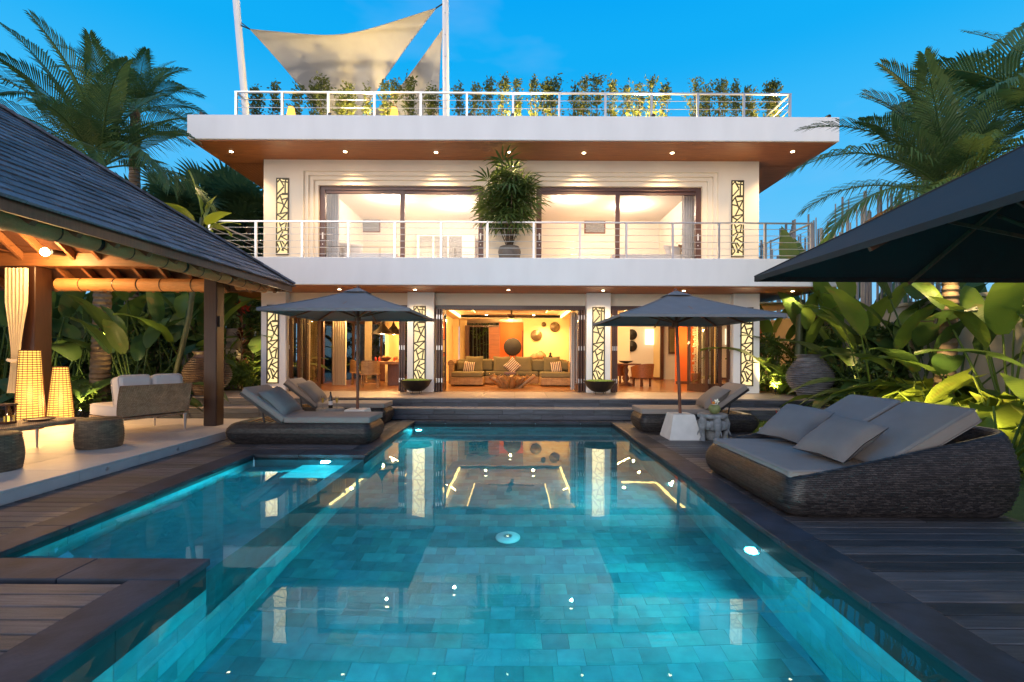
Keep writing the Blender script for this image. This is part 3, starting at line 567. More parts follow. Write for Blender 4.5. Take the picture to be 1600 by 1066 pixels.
def lattice(x0, x1, z0, z1, y):
    w_ = x1-x0; hh = z1-z0; k = hh/6.45; b = MB(); fr = .028
    b.box(x0, x0+fr, y-.03, y, z0, z1); b.box(x1-fr, x1, y-.03, y, z0, z1); b.box(x0+fr, x1-fr, y-.03, y, z0, z0+fr); b.box(x0+fr, x1-fr, y-.03, y, z1-fr, z1)
    P = part('lattice_panel', b, M['lattice'])
    for i, (u0, v0, u1, v1) in enumerate(TOPL+MID):
        MB().bar((x0+u0*w_, y-.016-.0004*(i % 5), z1-v0*k), (x0+u1*w_, y-.016-.0004*(i % 5), z1-v1*k), .031, .02, up=(0, 1, 0)).build('lattice_bar', M['lattice'], P)
    MB().box(x0+.004, x1-.004, y-.004, y-.001, z0+.004, z1-.004).build('lit_sheet', M['lit'], P)
    light('AREA', ((x0+x1)/2, y-.05, (z0+z1)/2), 5, WARM2, x1-x0, (0, -1, 0), size_y=z1-z0, name='panel_light')
for px0, px1, py0, py1 in ((416.9, 436.2, 476.5, 599), (645.6, 665.4, 478, 601.3), (925, 945, 480, 602.5), (1156.3, 1176.6, 480.5, 603.5)):
    a, c = W(px0, py1, HY), W(px1, py0, HY); lattice(a.x, c.x, a.z, c.z, HY)
for px0, px1, py0, py1 in ((431.7, 451.8, 278.6, 399), (1142, 1162, 282.4, 402.3)):
    a, c = W(px0, py1, HY), W(px1, py0, HY); lattice(a.x, c.x, max(a.z, LZ1+.03), c.z, HY)
for px, py in ((428, 607), (1168, 609)):
    p = W(px, py, HY-.006); part('socket_plate', MB().box(p.x-.04, p.x+.04, HY-.012, HY-.001, p.z-.05, p.z+.05), M['steel'])
# railings
def railing(name, xs_, y, z0, ht, nbar, ret):
    P = part(name, MB().box(xs_[0]-.03, xs_[-1]+.03, y-.03, y+.03, z0+ht-.03, z0+ht), M['steel'])
    for x in xs_: MB().box(x-.026, x+.026, y-.026, y+.026, z0, z0+ht-.031).build('post', M['steel'], P)
    for i in range(nbar): MB().tube([(xs_[0], y, z0+ht*(i+.6)/(nbar+.6)), (xs_[-1], y, z0+ht*(i+.6)/(nbar+.6))], .0075, 6).build('rail', M['steel'], P)
    for x in (xs_[0], xs_[-1]):
        MB().box(x-.025, x+.025, y+.03, ret, z0+ht-.03, z0+ht).build('side_rail', M['steel'], P)
        for yy in (y+(ret-y)*.5, ret): MB().box(x-.026, x+.026, yy-.026, yy+.026, z0, z0+ht-.031).build('post', M['steel'], P)
        for i in range(nbar): MB().tube([(x, y, z0+ht*(i+.6)/(nbar+.6)), (x, ret, z0+ht*(i+.6)/(nbar+.6))], .0075, 6).build('side_bar', M['steel'], P)
railing('balcony_railing', [(327+72.3*i-VX)*12.12/F for i in range(14)], 12.12, LZ1, .93, 5, 16.5)
railing('roof_railing', [(367.4+72.1*i-VX)*12.3/F for i in range(13)], 12.3, RZ1, .74, 3, 16.0)
# small floodlights on the roof edge
for px in (316, 516, 734, 801, 1020, 1294):
    p = W(px, 178, 12.15); b = MB().lathe([(.025, 0), (.025, .05)], (p.x, p.y, RZ1), 8); b.tube([(p.x, p.y-.05, RZ1+.07), (p.x, p.y+.06, RZ1+.09)], .045, 10); part('floodlight', b, M['black'])
# downlights
def downlight(x, y, z, pw, r=.045):
    d_ = part('downlight', MB().lathe([(r*1.5, -.006), (r*1.5, 0), (r*.9, 0)], (x, y, z), 16), M['steel'])
    MB().lathe([(r, -.012), (r, -.008)], (x, y, z), 14).build('bulb', M['bulb'], d_)
    light('SPOT', (x, y, z-.03), pw, WARM2, .03, (0, .12, -1), 115, .8, name='downlight_light')
for px, py in ((360, 237), (538, 237), (680, 238), (795, 238), (911, 239), (1049, 239), (1237, 237)):
    d_ = (RZ0-.028-EYE)*F/(VY-py+ROLL*(px-VX)); downlight((px-VX)*d_/F, d_, RZ0-.026, 26)
for px, py in ((530, 449), (648, 450), (794, 451), (942, 452), (1068, 452), (1238, 452)):
    d_ = 12.65; downlight((px-VX)*d_/F, d_, LZ0-.026, 9, .04)
# folding doors stacked open beside the pillars
def door(x, y0, y1, hand=0, z0=TZ+.01, z1=2.75, x1=None):
    x1 = x if x1 is None else x1
    a, c = Vector((x, y0, 0)), Vector((x1, y1, 0)); t = (c-a).normalized(); n_ = Vector((t.y, -t.x, 0)); wd = (c-a).length; th = .042
    def bx(u0, u1, q0, q1, e=th): 
        b = MB().box(u0, u1, -e/2, e/2, q0, q1); b.v = [tuple(a+t*p[0]+n_*p[1]+Vector((0, 0, p[2]))) for p in b.v]; return b
    b = bx(0, .09, z0, z1); 
    for q in (bx(wd-.09, wd, z0, z1), bx(.09, wd-.09, z0, z0+.22), bx(.09, wd-.09, z1-.1, z1)): b.add(q.v, q.f)
    D = part('folding_door', b, M['darkwood']); bx(.09, wd-.09, z0+.22, z1-.1, .006).build('pane', M['dpane'], D)
    if hand: 
        for zz in (z0+.25, z0+1.15, z0+2.0): bx(-.012, -.001, zz, zz+.12, .03).build('hinge', M['steel'], D)
for i, x in enumerate((-2.12, -2.06, -1.99)): door(x, 13.2+.03*i, 13.86, 1, x1=x+.02)
for i, x in enumerate((1.93, 1.86, 1.79)): door(x, 13.2+.03*i, 13.86, 1, x1=x-.02)
for i, x in enumerate((-3.02, -3.09, -3.16)): door(x, 13.2+.03*i, 13.86, 1, x1=x-.02)
for i, x in enumerate((2.72, 2.78, 2.84)): door(x, 13.2+.03*i, 13.86, 1, x1=x+.02)
door(-6.2, 13.25, 13.9, 1, x1=-5.95); door(-6.0, 13.3, 13.95, 0, x1=-5.62); door(5.95, 13.25, 13.9, 1, x1=5.72); door(5.75, 13.3, 13.95, 0, x1=5.36); door(5.40, 13.32, 13.95, 1, x1=5.05)
# ---- ground floor rooms
CZ = 3.0
b = EB(); b.box(-6.7, -2.25, 13.75, 26, CZ, CZ+.03); b.box(1.96, 8.8, 13.75, 26, CZ, CZ+.03); b.box(-2.25, 1.96, 20, 26, CZ, CZ+.03)
b.box(-2.25, -1.36, 13.75, 20, CZ+.14, CZ+.17); b.box(1.11, 1.96, 13.75, 20, CZ+.14, CZ+.17); b.box(-1.36, 1.11, 17.1, 20, CZ+.14, CZ+.17)
b.box(-1.36, 1.11, 13.75, 17.1, CZ-.02, CZ+.02); part('ceiling', b, M['ceil'])
b = EB(); b.box(-2.25, -2.20, 13.9, 19.8, CZ+.02, CZ+.10); b.box(1.91, 1.96, 13.9, 19.8, CZ+.02, CZ+.10); part('cove_light', b, M['cove'])
b = EB(); b.box(-1.40, 1.15, 17.102, 17.14, CZ-.01, CZ+.06); b.box(-1.40, -1.362, 14, 17.1, CZ-.01, CZ+.06); b.box(1.112, 1.15, 14, 17.1, CZ-.01, CZ+.06); part('cove_light', b, M['cove'])
b = EB(); b.box(-5.60, -5.52, 14.6, 19.4, CZ-.05, CZ-.004); b.box(5.08, 5.16, 14.4, 17.3, CZ-.05, CZ-.004); b.box(3.9, 5.079, 17.22, 17.3, CZ-.05, CZ-.004); b.box(-5.519, -4.75, 19.32, 19.4, CZ-.05, CZ-.004); part('cove_light', b, M['cove'])
for x in (-2.1, 1.82): light('AREA', (x, 16.8, CZ+.10), 40, WARM, .1, (.5 if x < 0 else -.5, 0, -1), size_y=5, name='cove_lamp')
light('AREA', (-.12, 17.4, CZ-.03), 42, WARM, 2.4, (0, .35, -1), size_y=.2, name='cove_lamp')
light('AREA', (-.12, 14.6, CZ-.05), 34, WARM, 2, (0, .4, -1), size_y=.4, name='cove_lamp')
b = EB(); b.box(-2.75, -2.6, 17.5, 21, TZ, CZ); b.box(2.3, 2.45, 14.5, 19.8, TZ, CZ); part('partition_wall', b, M['warmwall'])
p = lambda px, d: (px-VX)*d/F
b = EB(); b.box(-2.6, p(716, 20.5), 20.5, 20.7, TZ, CZ); b.box(p(716, 20.5), p(727, 20.5), 20.9, 21.1, TZ, CZ); b.box(p(818, 19.9), 2.3, 19.9, 20.1, TZ, CZ); part('back_wall', b, M['warmwall'])
b = EB(); b.box(p(727, 20.8), p(733, 20.8), 20.7, 20.9, TZ, 2.75); b.box(p(775, 20.8), p(780, 20.8), 20.7, 20.9, TZ, 2.75); b.box(p(733, 20.8), p(775, 20.8), 20.7, 20.9, 2.68, 2.75); part('garden_door_frame', b, M['darkwood'])
b = MB(); b.box(p(780, 22.5), p(818, 22.5), 22.5, 22.6, TZ, 3.0); part('hall_wall', b, M['orange'])
b = MB(); b.box(p(792, 22.4), p(806, 22.4), 22.40, 22.48, 1.55, 2.2); part('hall_mirror_frame', b, M['redwood'])
b = MB(); b.box(p(793.5, 22.38), p(804.5, 22.38), 22.38, 22.396, 1.6, 2.15); part('hall_mirror', b, M['warmwall'])
b = MB(); b.box(p(816, 22.3), p(818.5, 22.3), 22.2, 22.4, TZ, 2.6); part('hall_door', b, M['darkwood'])
b = MB(); b.box(p(764, 20.5), p(781, 20.5), 20.42, 20.48, TZ, 2.66); part('garden_door', b, M['teak'])
b = MB(); b.box(-2.5, p(780, 22.5)-.02, 24.5, 24.6, TZ-.3, 3.2); part('courtyard_wall', b, M['soil'])
light('POINT', (p(800, 21.8), 21.8, 2.7), 14, WARM, .035, name='hall_light')
light('SPOT', (1.2, 19.3, 2.9), 60, WARM, .1, (0, .35, -1), 110, .8, name='wall_washer'); light('SPOT', (1.75, 19.0, 2.9), 30, WARM, .1, (.1, .5, -1), 110, .8, name='wall_washer')
for px, py, d_ in ((760, 492.5, 18.2), (834, 493, 18.2), (798, 501, 21)):
    q = W(px, py, d_); MB().lathe([(.05, -.01), (.05, 0)], (q.x, q.y, CZ-.002), 12).build('ceiling_spot', M['bulb'], H); light('POINT', (q.x, q.y, CZ-.22), 120, WARM, .035, name='ceiling_light')
# dining room, left: glazed garden side, bright kitchen wall
b = MB(); b.box(-4.6, -2.75, 20.6, 20.8, TZ, CZ); part('kitchen_wall', b, M['warmwall'])
b = MB(); b.box(-4.72, -4.6, 17.6, 20.8, TZ, CZ); part('kitchen_side_wall', b, M['warmwall'])
b = MB()
for x, y in ((-6.62, 15.0), (-6.62, 16.6), (-6.62, 18.2), (-6.62, 19.8), (-5.6, 20.3), (-4.8, 20.3)): b.box(x-.05, x+.05, y-.07, y+.07, TZ, 2.9)
b.box(-6.67, -6.57, 15, 20.3, 2.75, CZ); b.box(-6.6, -4.7, 20.25, 20.35, 2.75, CZ); G_ = part('garden_glazing', b, M['darkwood'])
b = MB().box(-6.63, -6.62, 15.07, 20.2, TZ, 2.75); b.box(-6.5, -4.85, 20.3, 20.31, TZ, 2.75); b.build('pane', M['dpane'], G_)
light('POINT', (-5.2, 15.4, CZ-.3), 22, WARM, .035, name='dining_light'); light('POINT', (-5.6, 18.2, CZ-.3), 22, WARM, .035, name='dining_light'); light('POINT', (-3.6, 19.6, 2.3), 55, WARM, .15, name='kitchen_light')
b = MB(); b.box(-4.2, -2.8, 20.2, 20.58, TZ, 1.35); part('kitchen_counter', b, M['white'])
b = MB(); b.box(-4.3, -3.2, 20.45, 20.59, 1.75, 2.15); part('kitchen_cabinet', b, M['greystone'])
q = W(632, 512, 20.5); b = MB().box(q.x-.5, q.x+.6, 20.55, 20.595, q.z-.25, q.z+.28); part('wall_picture', b, M['greystone'])
# right room
b = EB(); b.box(p(964, 19), p(984, 19), 19, 19.1, TZ, CZ); b.box(p(984, 20.9), p(1024, 20.9), 20.9, 21, TZ, CZ); b.box(p(1036, 20.6), p(1056, 20.6), 20.6, 20.7, TZ, CZ); part('dining_back_wall', b, M['plaster_in'])
b = MB(); b.box(p(1031, 20.5), p(1036, 20.5), 20.4, 20.6, TZ, CZ); part('door_post', b, M['darkwood'])
b = MB(); b.add([(p(1021, 20.9), 20.9, TZ), (p(1031, 20.5), 20.5, TZ), (p(1031, 20.5), 20.5, CZ), (p(1021, 20.9), 20.9, CZ)], [(0, 1, 2, 3)]); part('splayed_wall', b, M['warmwall'])
b = MB(); b.box(p(1056, 17.4), p(1092, 17.4), 17.4, 17.5, TZ, CZ); part('orange_wall', b, M['orange'])
b = EB(); b.box(p(1056, 17.38), p(1090, 17.38), 17.36, 17.398, TZ, TZ+.1); b.box(p(1021, 20.4), p(1031, 20.4), 20.38, 20.42, TZ, TZ+.1); b.box(p(984, 20.88), p(1021, 20.88), 20.86, 20.899, TZ, TZ+.1); part('skirting', b, M['redwood'])
b = MB(); b.box(p(1091, 17), p(1097, 17), 16.9, 17.35, TZ, CZ); part('jamb', b, M['plaster_in'])
b = MB(); b.box(p(1008, 20.86), p(1021, 20.86), 20.80, 20.86, 1.95, 2.62); part('lit_niche', b, emat('niche', (1, .86, .55), 2.2))
b = MB(); b.box(p(1045, 20.5), p(1056, 20.5), 20.5, 20.56, 1.55, 2.72); part('mirror_frame', b, M['darkwood'])
b = MB(); b.box(p(1046, 20.48), p(1055, 20.48), 20.48, 20.498, 1.62, 2.62); part('mirror', b, M['olive'])
light('POINT', (3.6, 15.6, CZ-.3), 34, WARM, .035, name='room_light'); light('POINT', (4.6, 17.6, CZ-.3), 34, WARM, .035, name='room_light'); light('POINT', (5.4, 16.3, 2.7), 26, WARM, .035, name='room_light')
light('POINT', (4.9, 19.6, CZ-.3), 24, WARM2, .035, name='room_light')
# ---- upper rooms
b = EB(); b.box(-6.6, 6.4, 18.4, 18.5, LZ1, 6.8); b.box(-.2, -.05, 13.7, 18.4, LZ1, 6.8); b.box(-5.9, -5.8, 15.5, 18.4, LZ1, 6.8); b.box(5.55, 5.65, 15.5, 18.4, LZ1, 6.8); part('bedroom_wall', b, M['plaster_in'])
part('bedroom_ceiling', MB().box(-6.6, 6.4, 13.62, 18.4, 6.62, 6.8), M['plaster_in'])
part('bedroom_floor', MB().box(-6.6, 6.4, 13.3, 18.4, LZ1, LZ1+.012), M['floorwood'])
for x in (-3.1, 2.9):
    for dx_, dy_ in ((-1.0, 15.6), (1.1, 16.4)):
        part('ceiling_spot', MB().lathe([(.05, -.01), (.05, 0)], (x+dx_, dy_, 6.618), 12), M['bulb']); light('POINT', (x+dx_, dy_, 6.36), 42, (1, .78, .58), .035, name='bedroom_light')
    light('POINT', (x-.2, 17.2, 5.1), 20, WARM2, .2, name='bedroom_lamp')
for px, py, d_ in ((614, 311, 17), (696, 339, 18), (902, 336, 18), (977, 311, 17)):
    q = W(px, py, d_); 
# ================================================================ pavilion on the left
EX, EY, EZ, PK = -4.55, 9.82, 2.90, .73          # eave line, far eave, eave height, pitch
HALF = 3.24; EY0 = EY-2*HALF; AX, AY, AZ = EX-HALF, EY-HALF, EZ+PK*HALF
FZp = .133
t_ = struct('pavilion_floor', MB().box(-12, -5.045, 1.2, 10.045, -.03, FZp-.03), M['platform'])
fs_ = MB().box(-.445, .445, -.445, .445, -.029, 0, .004).mesh('floor_slab', M['platform'])
for i in range(8):
    for j in range(10): inst(fs_, 'floor_slab', t_, (-5.04-.4475-i*.895, 10.05-.4475-j*.895, FZp))
RISE = MB().box(-.003, .003, -.445, .445, 0, FZp-.034).mesh('riser_face', M['platform'])
for j in range(10): inst(RISE, 'riser_face', t_, (-5.042, 10.05-.4475-j*.895, 0))
for y in (4.55, 5.95, 7.2, 8.4): MB().lathe([(.022, 0), (.022, .012)], n=12).build('step_light', M['steel'], t_, world=False).location = (-5.040, y, .06)
for o in [c for c in t_.children if c.name.startswith('step_light')]: o.rotation_euler = (0, R(90), 0)
V = thing('pavilion', 'open timber pavilion with grey shingle hip roof beside the pool', 'pavilion', (-7.8, 6.6, FZp))
# posts, beams
for x, y, w_ in ((-5.70, 9.12, .245), (-9.15, 9.165, .34), (-5.645, 4.0, .33), (-9.95, 4.0, .33)):
    P = MB().rbox(x-w_/2, x+w_/2, y-w_/2, y+w_/2, FZp, 3.12, .012).build('post', M['postwood'], V)
    if x > -6 and y > 5: MB().box(x+.123, x+.15, y-.07, y+.05, 2.0, 2.2).build('post_bracket', M['black'], P)
b = lambda *a: MB().rbox(*a, .01).build('tie_beam', M['beamwood'], V)
b(-10.2, -5.2, 9.02, 9.30, 3.125, 3.38); b(-9.9, -5.4, 3.94, 4.12, 2.98, 3.18); b(-5.74, -5.55, 4.1, 9.02, 3.125, 3.36); b(-10.05, -9.85, 4.1, 9.02, 3.125, 3.36)
b(-9.9, -5.9, 7.2, 7.38, 3.37, 3.6)
# rafters under both visible slopes
def rafter(a, c): MB().bar(a, c, .06, .12).build('rafter', M['beamwood'], V)
n_ = 13
for i in range(n_):
    y = EY0+.3+(2*HALF-.6)*i/(n_-1); tt = HALF-abs(y-AY)-.14
    rafter((EX-.06, y, EZ-.13), (EX-tt, y, EZ+PK*tt-.17))
for i in range(n_):
    x = EX-.3-(2*HALF-.6)*i/(n_-1); tt = HALF-abs(x-AX)-.14
    rafter((x, EY-.06, EZ-.13), (x, EY-tt, EZ+PK*tt-.17))
A_ = (AX, AY, AZ)
c4 = [(EX, EY0, EZ), (EX, EY, EZ), (EX-2*HALF, EY, EZ), (EX-2*HALF, EY0, EZ)]
lo = [(p_[0], p_[1], p_[2]-.085) for p_ in c4]; Al = (AX, AY, AZ-.085)
b = MB()
for i in range(4): b.add([c4[i], c4[(i+1) % 4], A_], [(0, 1, 2)]); b.add([lo[i], lo[(i+1) % 4], Al], [(2, 1, 0)]); b.quad(c4[i], c4[(i+1) % 4], lo[(i+1) % 4], lo[i])
ROOF = b.build('roof', M['darkwood'], V)
b = MB(); b.box(EX-.03, EX+.006, EY0, EY, EZ-.14, EZ-.01); b.build('eave_board', M['darkwood'], V)
MB().box(EX-2*HALF, EX-.04, EY0-.006, EY0+.03, EZ-.14, EZ-.01).build('eave_board', M['darkwood'], V)
MB().box(EX-2*HALF, EX-.04, EY-.03, EY+.006, EZ-.14, EZ-.01).build('eave_board', M['darkwood'], V)
# shingles, course by course
SL = math.hypot(1, PK); EXP = .175; rg = random.Random(8)
def slope_pts(side):
    if side == 'pool': return lambda u, s_: Vector((EX+.05-s_/SL, EY0+u, EZ-.03+PK*s_/SL))
    if side == 'near': return lambda u, s_: Vector((EX-u, EY0-.05+s_/SL, EZ-.03+PK*s_/SL))
    return lambda u, s_: Vector((EX-u, EY+.05-s_/SL, EZ-.03+PK*s_/SL))
nrm = {'pool': Vector((PK, 0, 1)).normalized(), 'far': Vector((0, PK, 1)).normalized(), 'near': Vector((0, -PK, 1)).normalized()}
for side in ('pool', 'far', 'near'):
    f_ = slope_pts(side); nv = nrm[side]; r = 0; s_ = 0; far = MB()
    while s_ < SL*HALF-.1:
        t0, t1 = s_/SL, (s_+EXP*1.18)/SL; lo0, hi0 = t0-.06, 2*HALF-t0+.06; lo1, hi1 = t1-.06, 2*HALF-t1+.06
        u = -.06-rg.uniform(0, .3)
        while u < 2*HALF:
            wd = rg.uniform(.30, .46); a0, a1 = max(u+.004, lo0), min(u+wd-.004, hi0); c0, c1 = max(a0, lo1), min(a1, hi1); u += wd
            if a1-a0 < .02: continue
            if c1-c0 < .01: c0 = c1 = min(max((a0+a1)/2, lo1), hi1)
            lift = rg.uniform(.018, .034)
            tv = [f_(a0, s_)+nv*lift, f_(a1, s_)+nv*lift, f_(c1, s_+EXP*1.18)+nv*.008, f_(c0, s_+EXP*1.18)+nv*.008]
            bv = [f_(a0, s_)+nv*.002, f_(a1, s_)+nv*.002, f_(c1, s_+EXP*1.18), f_(c0, s_+EXP*1.18)]
            q = far if side != 'pool' or (f_(a0, s_).y < 4.7) else MB()
            q.add(tv+bv, [(3, 2, 1, 0) if side == 'far' else (0, 1, 2, 3), (4, 5, 1, 0), (5, 6, 2, 1), (7, 4, 0, 3)])
            if q is not far: q.build('shingle', M['shingle'], ROOF)
        s_ += EXP
    if far.v: o = far.build('hidden_shingles', M['shingle_i'], ROOF); o['kind'] = 'stuff'
for i in range(15):
    a = i/15*HALF; c = (i+1.15)/15*HALF
    b = MB().bar((EX+.03-a, EY+.03-a, EZ+PK*a+.03), (EX+.03-c, EY+.03-c, EZ+PK*c+.025), .16, .035); b.build('hip_cap', M['shingle'], ROOF)
# rolled bamboo blinds
def blind(a, c, r, name, label, cuts):
    a, c = Vector(a), Vector(c); t = thing(name, label, 'blind', (a+c)/2)
    k = len(cuts)-1
    for i in range(k):
        p0, p1 = a.lerp(c, cuts[i]+.006), a.lerp(c, cuts[i+1]-.006)
        m_ = 14; MB().tube([p0.lerp(p1, j/m_) for j in range(m_+1)], [r*(1+.02*math.sin(j*2.2)) for j in range(m_+1)], 16).build('bamboo_roll', M['bamboo'], t)
        for f in (.3, .72): q = p0.lerp(p1, f); d_ = (p1-p0).normalized()*.008; MB().tube([q-d_, q+d_], r*1.05, 14).build('cord', M['darkwood'], t)
    for f in cuts[1:-1]: q = a.lerp(c, f); d_ = (c-a).normalized()*.03; MB().tube([q-d_, q+d_], r*.9, 12).build('strap', M['black'], t)
    return t
blind((-5.0, 3.9, 2.81), (-5.0, 9.62, 2.81), .105, 'bamboo_blind', 'rolled bamboo blind under the pool side eave of the pavilion', (0, .32, .58, .78, 1))
blind((-8.93, 9.40, 2.83), (-5.84, 9.40, 2.83), .125, 'bamboo_blind', 'rolled bamboo blind between the two far posts of the pavilion', (0, .52, 1))
blind((-5.46, 9.45, 2.84), (-4.75, 9.45, 2.84), .10, 'bamboo_blind', 'short end of a rolled bamboo blind right of the near timber post', (0, 1))
# wall lamp with its bare bright bulb
q = Vector((-8.43, 8.62, 3.30)); t = thing('spot_lamp', 'glaring bare spot lamp on the pavilion beam above the curtain', 'lamp', q)
MB().tube([q+Vector((0, .36, .05)), q+Vector((0, .1, .03))], .05, 10).build('socket', M['black'], t)
MB().lathe([(.01, -.07), (.055, -.045), (.07, 0), (.055, .045), (.02, .08)], q, 14).build('bulb', M['bulb_hot'], t)
light('POINT', q+Vector((0, -.08, -.12)), 95, WARM, .07, name='spot_lamp_light')
# ceiling fan at the frame edge
q = Vector((-8.75, 7.9, 3.28)); t = thing('ceiling_fan', 'wooden ceiling fan with glowing lamp bowl at the left edge', 'ceiling fan', q)
MB().tube([q+Vector((0, 0, .05)), q+Vector((0, 0, 1.1))], .02, 8).build('rod', M['brass'], t); MB().lathe([(.03, .1), (.10, .08), (.11, 0), (.05, -.04)], q, 16).build('motor', M['brass'], t)
for k in range(4):
    a = k*PI/2+.35; u = Vector((math.cos(a), math.sin(a), 0)); v_ = Vector((-u.y, u.x, .2)); b = MB()
    p0, p1 = q+u*.1, q+u*.62; b.quad(p0-v_*.04, p1-v_*.07, p1+v_*.07, p0+v_*.04); b.quad(p0+v_*.04+Vector((0, 0, .012)), p1+v_*.07+Vector((0, 0, .012)), p1-v_*.07+Vector((0, 0, .012)), p0-v_*.04+Vector((0, 0, .012))); b.build('blade', M['teak'], t)
MB().lathe([(.005, -.16), (.07, -.14), (.10, -.05)], q, 16).build('lamp_bowl', M['bulb'], t)
light('POINT', q+Vector((.1, -.1, -.35)), 40, WARM, .1, name='fan_light')
# curtain tied back at the post
def hanging(name, label, p, w_, z0, z1, m, waist=None, amp=.035, waves=6, cat='curtain', dirx=(1, 0)):
    t_ = Vector((dirx[0], dirx[1], 0)).normalized(); nn = Vector((-t_.y, t_.x, 0))
    def fn(u, v):
        z = z0+(z1-z0)*v; k = 1
        if waist: k = .38+.62*min(1, abs(v-waist)/.42)**1.3
        x = (u-.5)*w_*k; return Vector(p)+t_*x+nn*(amp*math.sin(u*waves*2*PI+v*.8)*(1 if not waist else .4+.6*k))+Vector((0, 0, z))
    b = MB().grid(fn, waves*8, 18); o = b.build(name, m, None, off=p); tag(o, label, cat); return o
hanging('curtain', 'long cream curtain tied in the middle beside the far left pavilion post', (-9.22, 8.88, 0), .42, .75, 3.06, M['drape'], .30)
MB().tube([(-9.3, 8.82, 1.36), (-9.2, 8.80, 1.34), (-9.1, 8.84, 1.36)], .03, 8).build('tie_back', M['drape'], None)
tb = bpy.data.objects['tie_back']; tb.parent = bpy.data.objects['curtain']; tb.location = -bpy.data.objects['curtain'].location
# woven floor lamps
def floor_lamp(x, y, h, r0, r1, label, pw):
    t = thing('floor_lamp', label, 'lamp', (x, y, FZp), 0, 'woven cone floor lamps')
    z = lambda v: .05+v*(h-.05); rr = lambda v: r0+(r1-r0)*v**1.15
    MB().lathe([(rr(i/12)*.94, FZp+z(i/12)) for i in range(13)], (x, y, 0), 18).build('paper_shade', M['shade'], t)
    b = MB(); nr = int(h/.042)
    for i in range(nr+1):
        v = i/nr; r = rr(v); n_ = 20; vs = [(x+r*math.cos(2*PI*k/n_), y+r*math.sin(2*PI*k/n_), FZp+z(v)+dz) for dz in (-.008, .008) for k in range(n_)]
        b.add(vs, [(k, (k+1) % n_, n_+(k+1) % n_, n_+k) for k in range(n_)], True)
    o = b.build('woven_rings', M['redwood'], t); o['kind'] = 'stuff'
    for k in range(16):
        a = 2*PI*k/16+.2; MB().tube([(x+rr(v)*1.01*math.cos(a), y+rr(v)*1.01*math.sin(a), FZp+z(v)) for v in (0, .25, .5, .75, 1)], .0045, 4).build('rib', M['redwood'], t)
    MB().lathe([(r0*.9, 0), (r0*.9, .05)], (x, y, FZp), 18).build('foot', M['redwood'], t)
    light('POINT', (x+.32, y-.32, FZp+h*.45), pw, WARM, .2, name='floor_lamp_light')
floor_lamp(-8.62, 8.55, 1.40, .205, .145, 'taller of the two glowing woven floor lamps', 34)
floor_lamp(-8.63, 9.14, 1.09, .205, .112, 'shorter of the two glowing woven floor lamps', 30)
# ================================================================ outdoor furniture
def softbox(sx, sy, sz, r=.03, n=3, crown=0):         # cushion slab, origin at centre of its base
    b = MB(); rings = []; prof = []
    for i in range(n+1): a = PI/2*i/n; prof.append((r-r*math.sin(a), r-r*math.cos(a)))
    pr = prof+[(i_, sz-z_) for i_, z_ in prof[::-1]]
    for ins, z in pr:
        hx, hy, c = sx/2-ins, sy/2-ins, max(.012, r*1.2-ins); ring = []
        for qx, qy, a0 in ((1, 1, 0), (-1, 1, PI/2), (-1, -1, PI), (1, -1, 1.5*PI)):
            for k in range(4): a = a0+PI/2*k/3; ring.append((qx*(hx-c)+c*math.cos(a), qy*(hy-c)+c*math.sin(a), z+(crown if z > sz*.6 else 0)*0))
        rings.append(ring)
    b.loft(rings)
    for zz in (r*.45, sz-r*.45):
        ins = r*.10; b.tube([(px_, py_, zz) for px_, py_ in [q[:2] for q in rings[n]]][:]+[rings[n][0][:2]+(zz,)], .0055, 5, False)
    return b
def pillow_mb(sx, sy, th):
    b = MB(); n = 12
    for sgn in (1, -1):
        def fn(u, v):
            x, y = 2*u-1, 2*v-1; e = max(0, (1-x**4)*(1-y**4))**.55; k = 1-.10*(x*x*(1-y*y)*0+ (1-abs(x))*(abs(y)**3)+(1-abs(y))*(abs(x)**3))
            return Vector((x*sx/2*k, y*sy/2*k, sgn*(th/2*e+.004)))
        g = MB().grid(fn if sgn > 0 else (lambda u, v: fn(1-u, v)), n, n); b.add(g.v, g.f, True)
    return b
def ring_plan(x0, x1, y0, y1, c, k=4):
    out_ = []
    for cx, cy, a0 in ((x1-c, y1-c, 0), (x0+c, y1-c, PI/2), (x0+c, y0+c, PI), (x1-c, y0+c, 1.5*PI)):
        for i in range(k+1): a = a0+PI/2*i/k; out_.append((cx+c*math.cos(a), cy+c*math.sin(a)))
    return out_
def ribbed(prof, k=6, a=.0035):                # horizontal woven strands: the profile ripples
    o2 = []
    for (i0, z0), (i1, z1) in zip(prof, prof[1:]):
        for j in range(k): f = j/k; o2.append((i0+(i1-i0)*f+(a if j % 2 else -a), z0+(z1-z0)*f))
    return o2+[prof[-1]]
